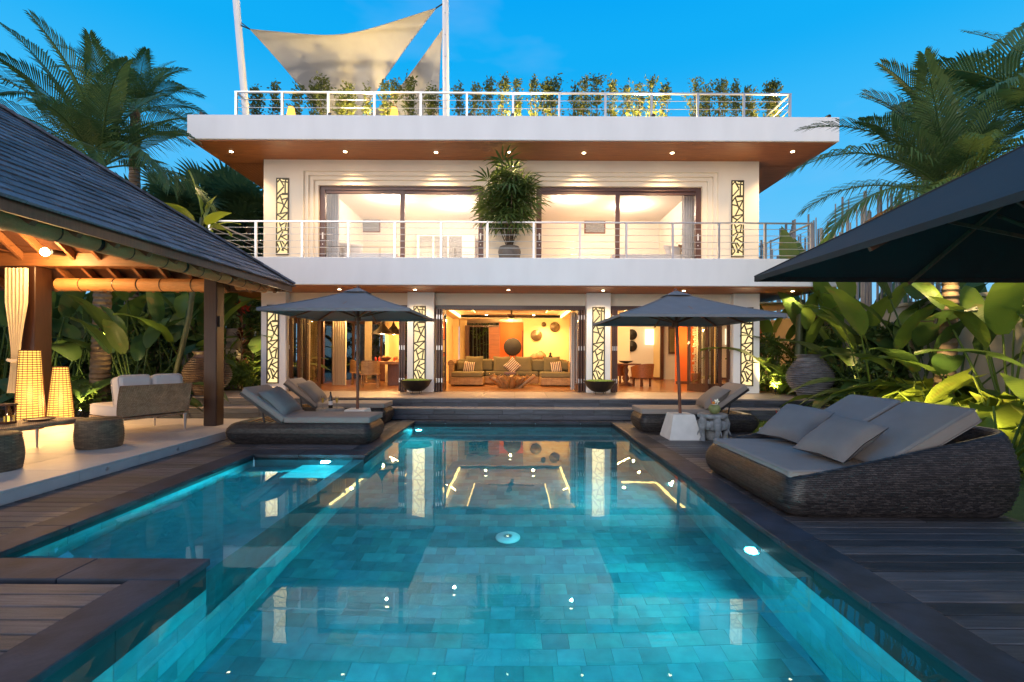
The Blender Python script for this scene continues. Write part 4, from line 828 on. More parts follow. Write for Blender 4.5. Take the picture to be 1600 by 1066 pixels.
def lounger(x, y, Lg, Wd, head, label, tilt=36, flatl=1.43):       # origin: middle of the footprint; foot towards -head
    t = thing('sun_lounger', label, 'sun lounger', (x, y, 0), 0 if head > 0 else PI, 'dark wicker sun loungers by the pool')
    b = MB(); rings = []
    for ins, z in ((.09, .0), (.045, .05), (.012, .12), (.0, .19), (.012, .26), (.05, .32), (.085, .345)):
        rings.append((ins, z))
    b.loft([[(px_, py_, z) for px_, py_ in ring_plan(-Lg/2+ins*.9, Lg/2-ins*1.5, -Wd/2+ins, Wd/2-ins, max(.03, .13-ins*.5))] for ins, z in ribbed(rings)]); b.build('wicker_base', M['wicker'], t, world=False)
    xf = -Lg/2+.035; hx = xf+flatl
    inst(softbox(flatl, Wd-.12, .105, .03).mesh('seat_cushion', M['cushion']), 'seat_cushion', t, (xf+flatl/2, 0, .348))
    bl = .86; a = R(tilt)
    inst(softbox(bl, Wd-.12, .105, .03).mesh('back_cushion', M['cushion']), 'back_cushion', t, (hx+.02+bl/2*math.cos(a), 0, .352+bl/2*math.sin(a)), (0, -a, 0))
    b = MB(); q = Matrix.Rotation(-a, 3, 'Y')
    for s_ in (-1, 1): b.box(0, bl, s_*(Wd/2-.1)-.02, s_*(Wd/2-.1)+.02, -.045, -.004)
    for i in range(7): b.box(.04+i*.13, .08+i*.13, -Wd/2+.12, Wd/2-.12, -.035, -.01)
    b.v = [tuple(q @ Vector(v)) for v in b.v]; o = b.build('back_frame', M['black'], t, world=False); o.location = (hx+.02, 0, .352); o['kind'] = 'stuff'
    for s_ in (-1, 1):
        MB().bar((hx+.35, s_*(Wd/2-.14), .35), (hx+.02+bl*.55*math.cos(a), s_*(Wd/2-.14), .33+bl*.55*math.sin(a)), .022).build('prop_strut', M['black'], t, world=False)
    MB().box(hx+.08, Lg/2-.16, -Wd/2+.14, Wd/2-.14, .3455, .351).build('frame_well', M['black'], t, world=False)
    for i in range(5): MB().box(hx+.15+i*.11, hx+.19+i*.11, -Wd/2+.15, Wd/2-.15, .352, .362).build('slat', M['honey'], t, world=False)
    return t
def pillow(x, y, z, rot, sx, sy, th, label, m='cushion2', cat='pillow', group=None, name='pillow'):
    o = inst(pillow_mb(sx, sy, th).mesh(name, M[m]), name, None, (x, y, z), rot); tag(o, label, cat, group); return o
lounger(-3.56, 8.33, 2.44, .93, -1, 'front sun lounger left of the pool facing right', 36)
lounger(-3.92, 10.52, 2.44, .86, -1, 'sun lounger left of the pool in front of the steps', 38)
lounger(3.62, 9.72, 2.34, .93, 1, 'single sun lounger right of the pool behind the umbrella base', 36, 1.36)
pillow(-4.02, 8.28, .68, (R(8), R(43), R(4)), .60, .64, .2, 'large charcoal pillow leaning on the front left lounger', group='charcoal pillows on the loungers')
pillow(-4.37, 10.42, .68, (R(6), R(45), R(5)), .58, .62, .2, 'charcoal pillow on the lounger by the left steps', group='charcoal pillows on the loungers')
pillow(3.95, 9.55, .66, (R(4), R(-40), R(-5)), .60, .64, .22, 'charcoal pillow on the right hand lounger', group='charcoal pillows on the loungers')
# double daybed
DX, DY, DL, DW = 2.50, 4.37, 2.22, 2.02
t = thing('daybed', 'large double daybed of dark wicker with grey cushions', 'daybed', (DX+DL/2, DY+DW/2, 0), 0)
def zr(x): 
    u = min(1, max(0, (x-DX)/DL)); return .365+.46*max(0, (u-.06)/.94)**1.0
rings = []
for ins, zf in ((.10, 0), (.045, .1), (.012, .27), (0, .45), (.012, .65), (.04, .85), (.07, .97), (.085, 1.0), (.11, 1.0), (.125, .97), (.13, .6)):
    rings.append([(px_, py_, zf*zr(px_)) for px_, py_ in ring_plan(DX+ins, DX+DL-ins, DY+ins, DY+DW-ins, .16, 4)])
# split long sides so the sloping rim stays straight
def dens(r_):
    o2 = []
    for i, p_ in enumerate(r_):
        q = r_[(i+1) % len(r_)]; o2.append(p_)
        if math.hypot(q[0]-p_[0], q[1]-p_[1]) > .5:
            for k in range(1, 10): x, y = p_[0]+(q[0]-p_[0])*k/10, p_[1]+(q[1]-p_[1])*k/10; o2.append((x, y, None))
    return o2
R2 = []
for ins, zf in ribbed(((.10, 0), (.045, .1), (.012, .27), (0, .45), (.012, .65), (.04, .85), (.07, .97)), 6, .004)+[(.085, 1.0), (.11, 1.0), (.125, .97), (.13, .6)]:
    R2.append([(x, y, zf*zr(x)) for x, y, _ in dens([(a_, b_, 0) for a_, b_ in ring_plan(DX+ins, DX+DL-ins, DY+ins, DY+DW-ins, .16, 4)])])
MB().loft(R2, cap=False).build('wicker_base', M['wicker'], t)
MB().box(DX+.125, DX+DL-.125, DY+.125, DY+DW-.125, .18, .22).build('bed_board', M['black'], t)
o = inst(softbox(DL-.42, DW-.27, .16, .03).mesh('mattress', M['cushion']), 'mattress', t, (DX+.09+(DL-.42)/2-(DX+DL/2), 0, .262))
for s_ in (-1, 1):
    a = R(31); bl = 1.05
    o = inst(softbox(bl, DW/2-.175, .15, .04).mesh('backrest_cushion', M['cushion']), 'backrest_cushion', t, (-.07+bl/2*math.cos(a), s_*(DW/4-.065), .425+bl/2*math.sin(a)-.08), (0, -a, 0))
pillow(3.50, 5.98, .66, (R(5), R(-33), R(22)), .66, .62, .2, 'charcoal pillow on the daybed further from the camera', group='charcoal pillows on the daybed')
pillow(3.40, 5.02, .64, (R(4), R(-30), R(14)), .66, .60, .2, 'charcoal pillow on the daybed nearest the camera', group='charcoal pillows on the daybed')
# umbrellas
def umbrella(cx, cy, half, ze, za, label, m, px=None, lean=0, base=True, vent=True):
    t = thing('parasol', label, 'umbrella', (cx, cy, 0), 0, 'square pool umbrellas')
    b = MB(); cr_ = [(-half, -half), (half, -half), (half, half), (-half, half)]; n = 8
    def pt(s, r): 
        (x0, y0), (x1, y1) = cr_[s], cr_[(s+1) % 4]; return (x0+(x1-x0)*r, y0+(y1-y0)*r)
    for s in range(4):
        def fn(u, v):
            x, y = pt(s, u); sag = -.06*math.sin(PI*v)*(1-.5*abs(2*u-1)); e = -.035*math.sin(PI*u)*0
            return Vector((cx+x*(1-v*.97), cy+y*(1-v*.97), ze+(za-ze)*v+sag*(1 if base else .3)+e))
        g = MB().grid(fn, n, n, True); b.add(g.v, g.f, True)
    for s in range(4):
        x0, y0 = cr_[s]; x1, y1 = cr_[(s+1) % 4]; b.quad((cx+x0, cy+y0, ze-.045), (cx+x1, cy+y1, ze-.045), (cx+x1, cy+y1, ze), (cx+x0, cy+y0, ze))
    b.build('canopy', m, t)
    for s in range(4):
        x, y = cr_[s]; MB().tube([(cx+x*(1-v*.97), cy+y*(1-v*.97), ze+(za-ze)*v-.03*math.sin(PI*v)*(1 if base else .3)+.004) for v in [k/8 for k in range(9)]], .008, 5, False).build('seam', m, t)
    if vent:
        b = MB(); h_ = .19*half
        for s in range(4):
            (x0, y0), (x1, y1) = cr_[s], cr_[(s+1) % 4]; f = .17; z0 = za-(za-ze)*f+.03
            b.add([(cx+x0*f, cy+y0*f, z0), (cx+x1*f, cy+y1*f, z0), (cx, cy, za+.055)], [(0, 1, 2)])
        b.build('vent_cap', m, t)
    MB().lathe([(.035, 0), (.045, .03), (.015, .07)], (cx, cy, za+.02), 10).build('finial', M['redwood'], t)
    MB().tube([(cx+lean, cy, .02 if not base else .3), (cx, cy, za)], .028, 12).build('pole', M['redwood'], t)
    zh = ze+.0; MB().lathe([(.06, -.05), (.06, .04), (.04, .07)], (cx, cy, zh-.08), 12).build('runner_hub', M['redwood'], t)
    for s in range(4):
        for r in (0, .5):
            x, y = pt(s, r); MB().bar((cx, cy, za-.075), (cx+x*.99, cy+y*.99, ze-.035-(.02 if r else 0)), .022, .03).build('rib', M['redwood'], t)
            MB().bar((cx, cy, zh-.06), (cx+x*.42, cy+y*.42, ze+(za-ze)*.58-.13), .018, .024).build('strut', M['redwood'], t)
    if base:
        bx = cx+lean; r_ = []
        for hw, z in ((.285, .0), (.285, .02), (.19, .435), (.18, .445)): r_.append([(bx-hw, cy-hw, z), (bx+hw, cy-hw, z), (bx+hw, cy+hw, z), (bx-hw, cy+hw, z)])
        MB().loft(r_, False).build('base_block', M['basew'], t)
    return t
umbrella(-3.0, 9.22, 1.27, 2.255, 2.72, 'grey square umbrella over the left sun loungers', M['canopy'])
umbrella(2.93, 8.72, 1.29, 2.14, 2.62, 'grey square umbrella over the right sun lounger', M['canopy'], lean=.10)
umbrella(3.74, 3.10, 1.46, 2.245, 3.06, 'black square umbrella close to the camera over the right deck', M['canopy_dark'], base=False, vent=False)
# stools, bottle, glasses, coconuts
t = thing('side_table', 'round grey stone side table between the left loungers', 'side table', (-3.60, 9.42, 0))
MB().lathe([(.20, 0), (.23, .06), (.15, .30), (.16, .36)], (-3.60, 9.42, 0), 18).build('pedestal', M['concrete'], t); MB().lathe([(.255, .36), (.265, .385), (.265, .42), (.25, .435)], (-3.60, 9.42, 0), 22).build('table_top', M['concrete'], t)
t = thing('champagne_bottle', 'dark champagne bottle standing on the stone side table', 'bottle', (-3.585, 9.40, .437))
MB().lathe([(.038, 0), (.041, .01), (.041, .17), (.03, .22), (.015, .265), (.014, .30)], (-3.585, 9.40, .437), 16).build('glass_body', M['glassbottle'], t)
MB().lathe([(.0165, .255), (.0165, .315), (.008, .32)], (-3.585, 9.40, .437), 12).build('foil', M['bronze'], t); MB().lathe([(.0422, .06), (.0422, .14)], (-3.585, 9.40, .437), 16).build('label', M['cream'], t)
for x, lab in ((-3.73, 'champagne flute left of the dark bottle'), (-3.455, 'champagne flute right of the dark bottle')):
    t = thing('champagne_flute', lab, 'wine glass', (x, 9.38, .437))
    MB().lathe([(.033, 0), (.005, .006), (.005, .09), (.024, .13), (.029, .19), (.026, .235)], (x, 9.38, .437), 12).build('glass_bowl', M['clear'], t)
    MB().lathe([(.004, .10), (.021, .13), (.025, .19)], (x, 9.38, .437), 12).build('wine', M['champagne'], t)
def elephant_stool(x, y, label):
    t = thing('stool', label, 'stool', (x, y, 0), 0, 'carved elephant stools')
    MB().lathe([(.24, .40), (.255, .415), (.255, .455), (.245, .47)], (x, y, 0), 22).build('seat', M['greystone'], t)
    MB().lathe([(.10, 0), (.13, .05), (.12, .2), (.15, .34), (.13, .40)], (x+.01, y+.05, 0), 14, sx=.9).build('body', M['greystone'], t)
    for a in (200, 270, 345):
        c = Vector((x+.17*math.cos(R(a)), y+.17*math.sin(R(a)), 0)); o2 = Vector((math.cos(R(a)), math.sin(R(a)), 0)); sd_ = Vector((-o2.y, o2.x, 0))
        MB().tube([c+o2*.02+Vector((0, 0, .40)), c+o2*.05+Vector((0, 0, .30)), c+o2*.06+Vector((0, 0, .18)), c+o2*.035+Vector((0, 0, .08)), c+o2*.05+Vector((0, 0, 0))], [.065, .075, .05, .04, .055], 10).build('elephant_trunk', M['greystone'], t)
        for s_ in (-1, 1):
            b = MB().lathe([(.01, -.012), (.075, -.006), (.085, 0), (.075, .006), (.01, .012)], n=12, sy=1.25); q = o2.to_track_quat('Z', 'Y').to_matrix()
            b.v = [tuple(c+sd_*s_*.085+o2*.03+Vector((0, 0, .28))+(q @ Vector((v[1], v[0], v[2])))) for v in b.v]; b.build('ear', M['greystone'], t)
            MB().tube([c+sd_*s_*.03+o2*.08+Vector((0, 0, .2)), c+sd_*s_*.04+o2*.11+Vector((0, 0, .14)), c+sd_*s_*.035+o2*.13+Vector((0, 0, .10))], [.014, .011, .004], 6).build('tusk', M['greystone'], t)
elephant_stool(3.52, 8.50, 'carved elephant stool beside the white umbrella base'); elephant_stool(3.72, 6.72, 'carved elephant stool behind the double daybed')
def coconut(x, y, z, label):
    t = thing('coconut_drink', label, 'drink', (x, y, z), 0, 'green coconut drinks')
    MB().lathe([(.03, 0), (.075, .02), (.10, .075), (.10, .11), (.075, .155), (.05, .165)], (x, y, z), 16).build('coconut_shell', M['coconut'], t)
    MB().lathe([(.05, .165), (.045, .17), (.005, .168)], (x, y, z), 14).build('cut_top', M['cream'], t)
    MB().lathe([(.005, 0), (.028, .02), (.03, .035), (.005, .055)], (x-.02, y-.01, z+.165), 10).build('orange_slice', M['orange_f'], t)
    for k in range(5):
        a = k*1.256; c = Vector((x+.045, y, z+.215)); u = Vector((math.cos(a), .25, math.sin(a))); v_ = Vector((-math.sin(a), 0, math.cos(a)))
        MB().quad(c, c+u*.03+v_*.018, c+u*.055, c+u*.03-v_*.018).build('petal', M['petal'], t)
    MB().tube([(x+.02, y, z+.15), (x+.045, y, z+.215)], .004, 5).build('flower_stem', M['stem'], t)
    MB().tube([(x-.03, y+.02, z+.15), (x-.055, y+.03, z+.27)], .005, 6).build('straw', M['red'], t)
coconut(3.53, 8.44, .471, 'green coconut drink on the stool by the umbrella base'); coconut(3.73, 6.70, .471, 'green coconut drink on the stool behind the daybed')
# pavilion seats
def loveseat(x, y, rz, Lb, label, dp=.85, cat='sofa', name='loveseat'):      # local: back along +x at y=0, seat towards +y
    t = thing(name, label, cat, (x, y, FZp), rz)
    def shell(pts0, pts1, th, nm):
        b = MB(); n_ = len(pts0)
        for off in (0, 1):
            pass
        return b
    z0, z1 = (.34, .84) if cat == 'sofa' else (.30, .74)
    def flare(v): return -.10*v*v
    b = MB()
    nn = 10
    for sgn, o3 in ((1, 0), (-1, .035)):
        g = MB().grid(lambda u, v: Vector((-.02-.06*v*v*0+u*(Lb+.04), flare(v)+o3, z0+(z1-z0)*v)), nn, 6); b.add(g.v, [f[::-1] if sgn < 0 else f for f in g.f], True)
    g = MB().grid(lambda u, v: Vector((-.02+u*(Lb+.04), flare(1)+v*.035, z1)), nn, 1); b.add(g.v, g.f)
    b.build('rattan_back', M['rattan'], t, world=False)
    for xs_, s_ in (((0, -1), (Lb, 1)) if cat == 'armchair' else ((Lb, 1),)):
        b = MB()
        for o3 in (0, .035):
            g = MB().grid(lambda u, v: Vector((xs_-s_*o3+s_*.07*v*v, -.02+u*dp, z0+(.60-.16*u-z0)*v)), 8, 6); b.add(g.v, g.f, True)
        g = MB().grid(lambda u, v: Vector((xs_-s_*.035*v+s_*.07, -.02+u*dp, .60-.16*u)), 8, 1); b.add(g.v, g.f)
        b.build('rattan_arm', M['rattan'], t, world=False)
    MB().rbox(.02, Lb-.02, .03, dp, .27, .31, .008).build('seat_frame', M['rattan'], t, world=False)
    inst(softbox(Lb-.06, dp-.08, .20, .05).mesh('seat_cushion', M['cream']), 'seat_cushion', t, (Lb/2, dp/2+.07, .312))
    k = 2 if Lb > .8 else 1
    for i in range(k): inst(softbox((Lb-.06)/k-.01, .52, .26, .06).mesh('back_cushion', M['cream']), 'back_cushion', t, (.03+(Lb-.06)/k*(i+.5), .15, .47), (R(78), 0, 0)).location.z = .60
    for o_ in t.children:
        if o_.name.startswith('back_cushion'): o_.location.y = .31; o_.location.z = .70 if cat == 'sofa' else .66
    for xx, yy in ((.04, .02), (Lb-.04, .02), (.05, dp-.05), (Lb-.05, dp-.05)):
        MB().tube([(xx, yy, 0), (xx, yy+.0, .30)], [.013, .035], 8).build('leg', M['steel'], t, world=False)
    return t
ang = math.atan2(.9, .44)
loveseat(-6.29, 7.65, ang, 1.05, 'pale rattan loveseat with cream cushions seen from behind beside the near pavilion post', 1.0)
loveseat(-6.95, 6.15, R(205), .75, 'pale rattan armchair with cream cushions cut by the left edge', .78, 'armchair', 'armchair')
for x_, y_, rz_, lab in ((-6.02, 8.42, .3, 'red flower lying on top of the loveseat'),):
    o = inst(pillow_mb(.10, .08, .03).mesh('flower', M['red']), 'flower', None, (x_-.13, y_-.12, FZp+.96), (0, 0, rz_)); tag(o, lab, 'flower')
t = thing('coffee_table', 'low rattan coffee table with metal legs by the pavilion edge', 'table', (-6.55, 6.35, FZp))
MB().rbox(-6.95, -6.28, 5.5, 7.05, FZp+.36, FZp+.42, .015).build('table_top', M['rattan'], t)
for x_ in (-6.9, -6.34):
    for y_ in (5.6, 6.95): MB().tube([(x_, y_, FZp), (x_, y_, FZp+.36)], [.012, .025], 8).build('leg', M['steel'], t)
def drum(x, y, r, h, label):
    t = thing('wicker_stool', label, 'stool', (x, y, FZp), 0, 'round seagrass drum stools')
    b = MB(); n_ = 28; rows = int(h/.025)
    prof = []
    for i in range(rows*2+1):
        v = i/(rows*2); prof.append((r*(.95+.08*math.sin(PI*min(1, v*1.1+.02)))+(.006 if i % 2 else -.003), v*h))
    b.lathe(prof, (x, y, FZp), n_); b.build('woven_side', M['seagrass'], t)
    MB().lathe([(r*.96, h), (r*.9, h+.015), (.01, h+.02)], (x, y, FZp), n_).build('woven_top', M['seagrass'], t)
drum(-6.02, 6.98, .275, .40, 'seagrass drum stool nearest the loveseat'); drum(-6.05, 5.55, .275, .41, 'seagrass drum stool at the left edge of the photo')
t = thing('lantern', 'glass lantern with a lit candle on the coffee table', 'lantern', (-6.72, 6.36, FZp+.421))
lx, ly, lz = -6.72, 6.36, FZp+.421
MB().rbox(lx-.07, lx+.07, ly-.07, ly+.07, lz, lz+.03, .004).build('base', M['redwood'], t); MB().rbox(lx-.08, lx+.08, ly-.08, ly+.08, lz+.24, lz+.265, .004).build('roof', M['redwood'], t)
for i in (-1, 1):
    for j in (-1, 1): MB().box(lx+i*.06-.006, lx+i*.06+.006, ly+j*.06-.006, ly+j*.06+.006, lz+.03, lz+.24).build('corner_post', M['redwood'], t)
for i in (-1, 1): MB().box(lx-.053, lx+.053, ly+i*.058-.001, ly+i*.058+.001, lz+.031, lz+.239).build('pane', M['clear'], t)
MB().lathe([(.03, .03), (.03, .10)], (lx, ly, lz), 12).build('candle', M['shade'], t); MB().lathe([(.002, .10), (.009, .12), (.001, .15)], (lx, ly, lz), 8).build('flame', M['bulb'], t)
t = thing('tray', 'dark wooden tray on the coffee table beside the lantern', 'tray', (-6.62, 6.62, FZp+.421)); MB().lathe([(.10, 0), (.16, .015), (.17, .03), (.155, .02)], (-6.60, 6.68, FZp+.421), 20).build('dish', M['redwood'], t)
# bowl planters and the urns
for px_, py_, lab in ((650, 613, 'dark bowl planter with moss in front of the pillar left of the living room'), (937, 614, 'dark bowl planter with moss in front of the pillar right of the living room')):
    q = Vector(((px_-VX)*12.75/F, 12.75, TZ)); t = thing('bowl_planter', lab, 'planter', q, 0, 'dark bowl planters on the terrace')
    MB().lathe([(.14, .06), (.22, .09), (.34, .20), (.42, .34), (.44, .36), (.40, .35), (.34, .30)], q, 24).build('bowl', M['bronze'], t)
    MB().lathe([(.39, .33), (.30, .375), (.01, .395)], q, 20).build('moss', M['moss'], t)
    for k in range(4): a = k*PI/2+PI/4; MB().tube([q+Vector((.17*math.cos(a), .17*math.sin(a), .0)), q+Vector((.19*math.cos(a), .19*math.sin(a), .1))], .008, 6).build('leg', M['black'], t)
def urn(x, y, z, s, label, m=None):
    t = thing('urn', label, 'urn', (x, y, z), 0)
    prof = [(.26, 0), (.27, .04), (.30, .10)]; n_ = 15
    for i in range(n_*2+1):
        v = i/(n_*2); r = .30+.225*math.sin(PI*min(1, v*.94+.06)**1.25)*1.0; r = .30+.225*(math.sin(PI*(v**.9)*.97))
        prof.append((r+(.020 if i % 2 else -.016), .12+v*.80))
    prof += [(.29, .95), (.27, .99), (.30, 1.04), (.32, 1.06), (.31, 1.075), (.26, 1.06)]
    MB().lathe([(a*s, c*s) for a, c in prof], (x, y, z), 32, smooth=False).build('ribbed_body', m or M['urn'], t)
    MB().lathe([(.26*s, 1.02*s), (.01, 1.03*s)], (x, y, z), 20).build('soil_fill', M['soil'], t)
    MB().lathe([(.36*s, 0), (.36*s, .02)], (x, y, z-.001), 24).build('plinth', M['coping'], t)
urn(7.37, 11.95, TZ, 1.0, 'tall ribbed grey urn on the right end of the terrace'); urn(-7.6, 11.9, TZ, 1.02, 'ribbed brown urn behind the near pavilion post', M['urnbrown'])
# ================================================================ roof terrace: masts, sails, shrubs
def mast(pts, r, label):
    t = thing('sail_mast', label, 'mast', pts[0]); MB().tube(pts, r, 14).build('mast_tube', M['white'], t); return t
ml0, ml1 = W(385, 186, 12.75), W(352.5, -190, 12.75); mr0, mr1 = W(697, 186, 12.75), W(695, -190, 12.75)
t = mast([(ml0.x, ml0.y, RZ1), tuple(ml0), tuple(ml1)], .085, 'leaning white steel mast at the left end of the roof terrace')
t2 = mast([(mr0.x, mr0.y, RZ1), tuple(mr0), tuple(mr1)], .085, 'upright white steel mast right of the shade sails')
for k in range(5): q = mr0.lerp(mr1, .16+k*.09); MB().lathe([(.02, 0), (.02, .02)], (q.x, q.y-.085, q.z), 8).build('mast_bolt', M['steel'], t2)
def sail(name, A, B, Cc, sag, label, belly):
    A, B, Cc = Vector(A), Vector(B), Vector(Cc); ctr = (A+B+Cc)/3; n_ = 16; nn = (B-A).cross(Cc-A).normalized()
    vs = []; idx = {}
    for i in range(n_+1):
        for j in range(n_+1-i):
            a, b_, c = 1-(i+j)/n_, i/n_, j/n_
            p_ = A*a+B*b_+Cc*c
            for (w1, w2, s_) in ((a, b_, sag[0]), (b_, c, sag[1]), (c, a, sag[2])):
                w3 = 1-w1-w2; p_ = p_+(ctr-p_)*(4*w1*w2*s_*(1-w3)**2)
            p_ = p_+nn*belly*27*a*b_*c
            idx[i, j] = len(vs); vs.append(p_)
    fs = []
    for i in range(n_):
        for j in range(n_-i):
            fs.append((idx[i, j], idx[i+1, j], idx[i, j+1]))
            if i+j < n_-1: fs.append((idx[i+1, j], idx[i+1, j+1], idx[i, j+1]))
    t = thing(name, label, 'shade sail', ctr); MB().add(vs, fs, True).build('cloth', M['sail'], t)
    ed = [[vs[idx[i, 0]] for i in range(n_+1)], [vs[idx[n_-j, j]] for j in range(n_+1)], [vs[idx[0, j]] for j in range(n_+1)]]
    for e in ed: MB().tube(e, .012, 5).build('hem', M['sail'], t)
    for p_ in (A, B): MB().tube([p_, p_+(p_-ctr).normalized()*.22], .018, 6).build('shackle', M['black'], t)
    return t
A = W(391, 46, 12.8); B = W(681, 13, 12.8)
sail('shade_sail', A, B, W(535, 235, 15.5), (.30, .10, .10), 'large beige triangular shade sail stretched between the two masts', .25)
MB().tube([W(372, 32, 12.75), A], .012, 6).build('sail_rope', M['black'], bpy.data.objects['shade_sail']); MB().tube([W(697, 4, 12.75), B], .012, 6).build('sail_rope', M['black'], bpy.data.objects['shade_sail'])
sail('shade_sail', W(691, 47, 12.9), W(686, 225, 15), W(545, 205, 16.2), (.05, .12, .30), 'smaller beige shade sail behind the upright mast', .2)
# leaf clouds
def leafquads(b, rg, p_, n_, size, spread=(1, 1, 1), up=.3, el=2.2):
    for i in range(n_):
        d_ = Vector((rg.gauss(0, 1), rg.gauss(0, 1), rg.gauss(up, .8))); d_.normalize()
        q = Vector((p_[0]+rg.gauss(0, spread[0]), p_[1]+rg.gauss(0, spread[1]), p_[2]+rg.gauss(0, spread[2])))
        s_ = size*rg.uniform(.6, 1.3); v_ = d_.cross(Vector((rg.gauss(0, 1), rg.gauss(0, 1), rg.gauss(0, 1)))).normalized()*s_/el; k = d_*s_
        nv = d_.cross(v_).normalized()*s_*.12
        b.add([q, q+k*.5+v_*.6+nv, q+k, q+k*.5-v_*.6+nv], [(0, 1, 2), (0, 2, 3)])
rp = [(398, 136, 'dark'), (431, 134, ''), (462, 133, ''), (488, 130, ''), (505, 128, 'dark'), (530, 136, ''), (547, 134, ''), (576, 133, 'y'), (603, 133, 'y'), (618, 131, 'y'), (641, 130, 'dark'), (671, 131, 'dark'),
      (722, 131, ''), (743, 128, ''), (766, 132, ''), (786, 132, ''), (808, 129, 'o'), (836, 131, ''), (851, 134, 'dark'), (868, 127, 'dark'), (896, 133, ''), (914, 129, ''), (931, 130, 'dark'), (954, 134, ''), (977, 134, 'y'), (1001, 131, 'y'), (1021, 129, 'y'), (1041, 134, 'y'), (1088, 134, 'dark'), (1106, 135, ''), (1127, 133, 'dark'), (1148, 133, ''), (1171, 133, 'dark'), (1197, 135, ''), (1213, 134, 'y')]
words = ['first', 'second', 'third', 'fourth', 'fifth', 'sixth', 'seventh', 'eighth', 'ninth', 'tenth', 'eleventh', 'twelfth', 'thirteenth', 'fourteenth', 'fifteenth', 'sixteenth', 'seventeenth', 'eighteenth', 'nineteenth', 'twentieth', 'twenty first', 'twenty second', 'twenty third']
rg = random.Random(21)
for i, (px, py, kd) in enumerate(rp):
    d_ = 13.5+rg.uniform(-.25, .25); q = W(px+rg.uniform(-4, 4), py+rg.uniform(-7, 6), d_); h = q.z-RZ1
    if i < 12: lab = '%s roof shrub right of the leaning white mast' % words[i]
    else: lab = '%s roof shrub right of the upright white mast' % words[i-12]
    lab = {'dark': 'dark green ', 'y': 'lamplit yellow green ', 'o': 'orange lit ', '': 'slender '}[kd]+lab
    t = thing('roof_shrub', lab, 'shrub', (q.x, d_, RZ1), 0, 'shrubs along the roof terrace railing')
    b = MB(); wd = rg.uniform(.06, .10)*(1.6 if kd == 'dark' else 1)
    for k in range(34 if kd != 'dark' else 44):
        v = rg.uniform(.22, 1)**.85; rr = wd*(.55+.6*math.sin(PI*min(1, v*.9)))
        leafquads(b, rg, (q.x+rg.gauss(0, rr*.8), d_+rg.gauss(0, rr*.8), RZ1+h*v), 15, .09, (.05, .05, .07), .5, 2.4)
    b.build('foliage', M['leaf_roof'], t)
    for k in range(3):
        a = rg.uniform(0, 6.28); MB().tube([(q.x+.03*math.cos(a), d_+.03*math.sin(a), RZ1), (q.x+.08*math.cos(a), d_+.08*math.sin(a), RZ1+h*.8)], [.012, .005], 5).build('stem', M['trunk'], t)
for px, lab in ((455, 'glowing cone lantern among the left roof shrubs'), (616, 'glowing cone lantern right of the large shade sail')):
    q = W(px, 178, 13.05); t = thing('roof_lantern', lab, 'lantern', (q.x, q.y, RZ1), 0, 'cone lanterns on the roof terrace')
    MB().lathe([(.17, .02), (.13, .42), (.08, .72)], (q.x, q.y, RZ1), 14).build('paper_shade', M['shade'], t); MB().lathe([(.085, .72), (.085, .74), (.01, .75)], (q.x, q.y, RZ1), 12).build('cap', M['redwood'], t)
for px, pw in ((578, 40), (612, 40), (808, 40), (1003, 45), (1024, 30), (1208, 22), (455, 16), (838, 10)):
    q = W(px, 190, 13.1); light('POINT', (q.x, 13.02, RZ1+.34), pw, (1, .66, .22), .06, name='roof_uplight')
q = W(560, 190, 12.75); light('SPOT', (q.x, 12.16, RZ1+.14), 620, (1, .80, .56), .008, (.0, .75, 1), 150, .6, name='sail_floodlight')
# ================================================================ balcony palm in its pot
q = W(796, 402, 12.55); q.z = LZ1
t = thing('planter', 'round grey clay pot on the balcony holding the tall lady palm', 'pot', q)
MB().lathe([(.20, 0), (.27, .10), (.30, .26), (.275, .36), (.25, .39), (.23, .38), (.22, .33)], q, 24).build('pot_body', M['potgrey'], t); MB().lathe([(.235, .34), (.01, .35)], q, 16).build('soil_fill', M['soil'], t)
t = thing('lady_palm', 'tall lady palm with fan leaves on the balcony between the windows', 'palm', (q.x, q.y, LZ1+.35)); rg = random.Random(4)
def fan_mesh(r, nseg, spread, w_, m, name='fan_leaf', droop=.35, petiole=0):
    b = MB()
    for i in range(nseg):
        a = -spread/2+spread*i/(nseg-1); ln = r*(1-.25*(abs(a)/(spread/2))**2); d_ = Vector((math.cos(a), math.sin(a), 0)); s_ = Vector((-math.sin(a), math.cos(a), 0))*w_
        pz = lambda f: .10*r*math.sin(f*2.2)-droop*r*f*f
        p_ = [d_*ln*f+Vector((petiole, 0, pz(f))) for f in (.05, .4, .75, 1)]
        b.add([p_[0], p_[1]+s_+Vector((0, 0, .02*r)), p_[1]-s_, p_[2]+s_*.8, p_[2]-s_*.8, p_[3]], [(0, 2, 1), (1, 2, 4, 3), (3, 4, 5)])
    if petiole: b.tube([(0, 0, -.05*petiole), (petiole*.5, 0, .02), (petiole, 0, 0)], .008, 4, False)
    return b.mesh(name, m)
fm = [fan_mesh(.40, 9, 3.3, .021, M['leaf_lady'], droop=dr, petiole=.14) for dr in (.15, .35, .6)]
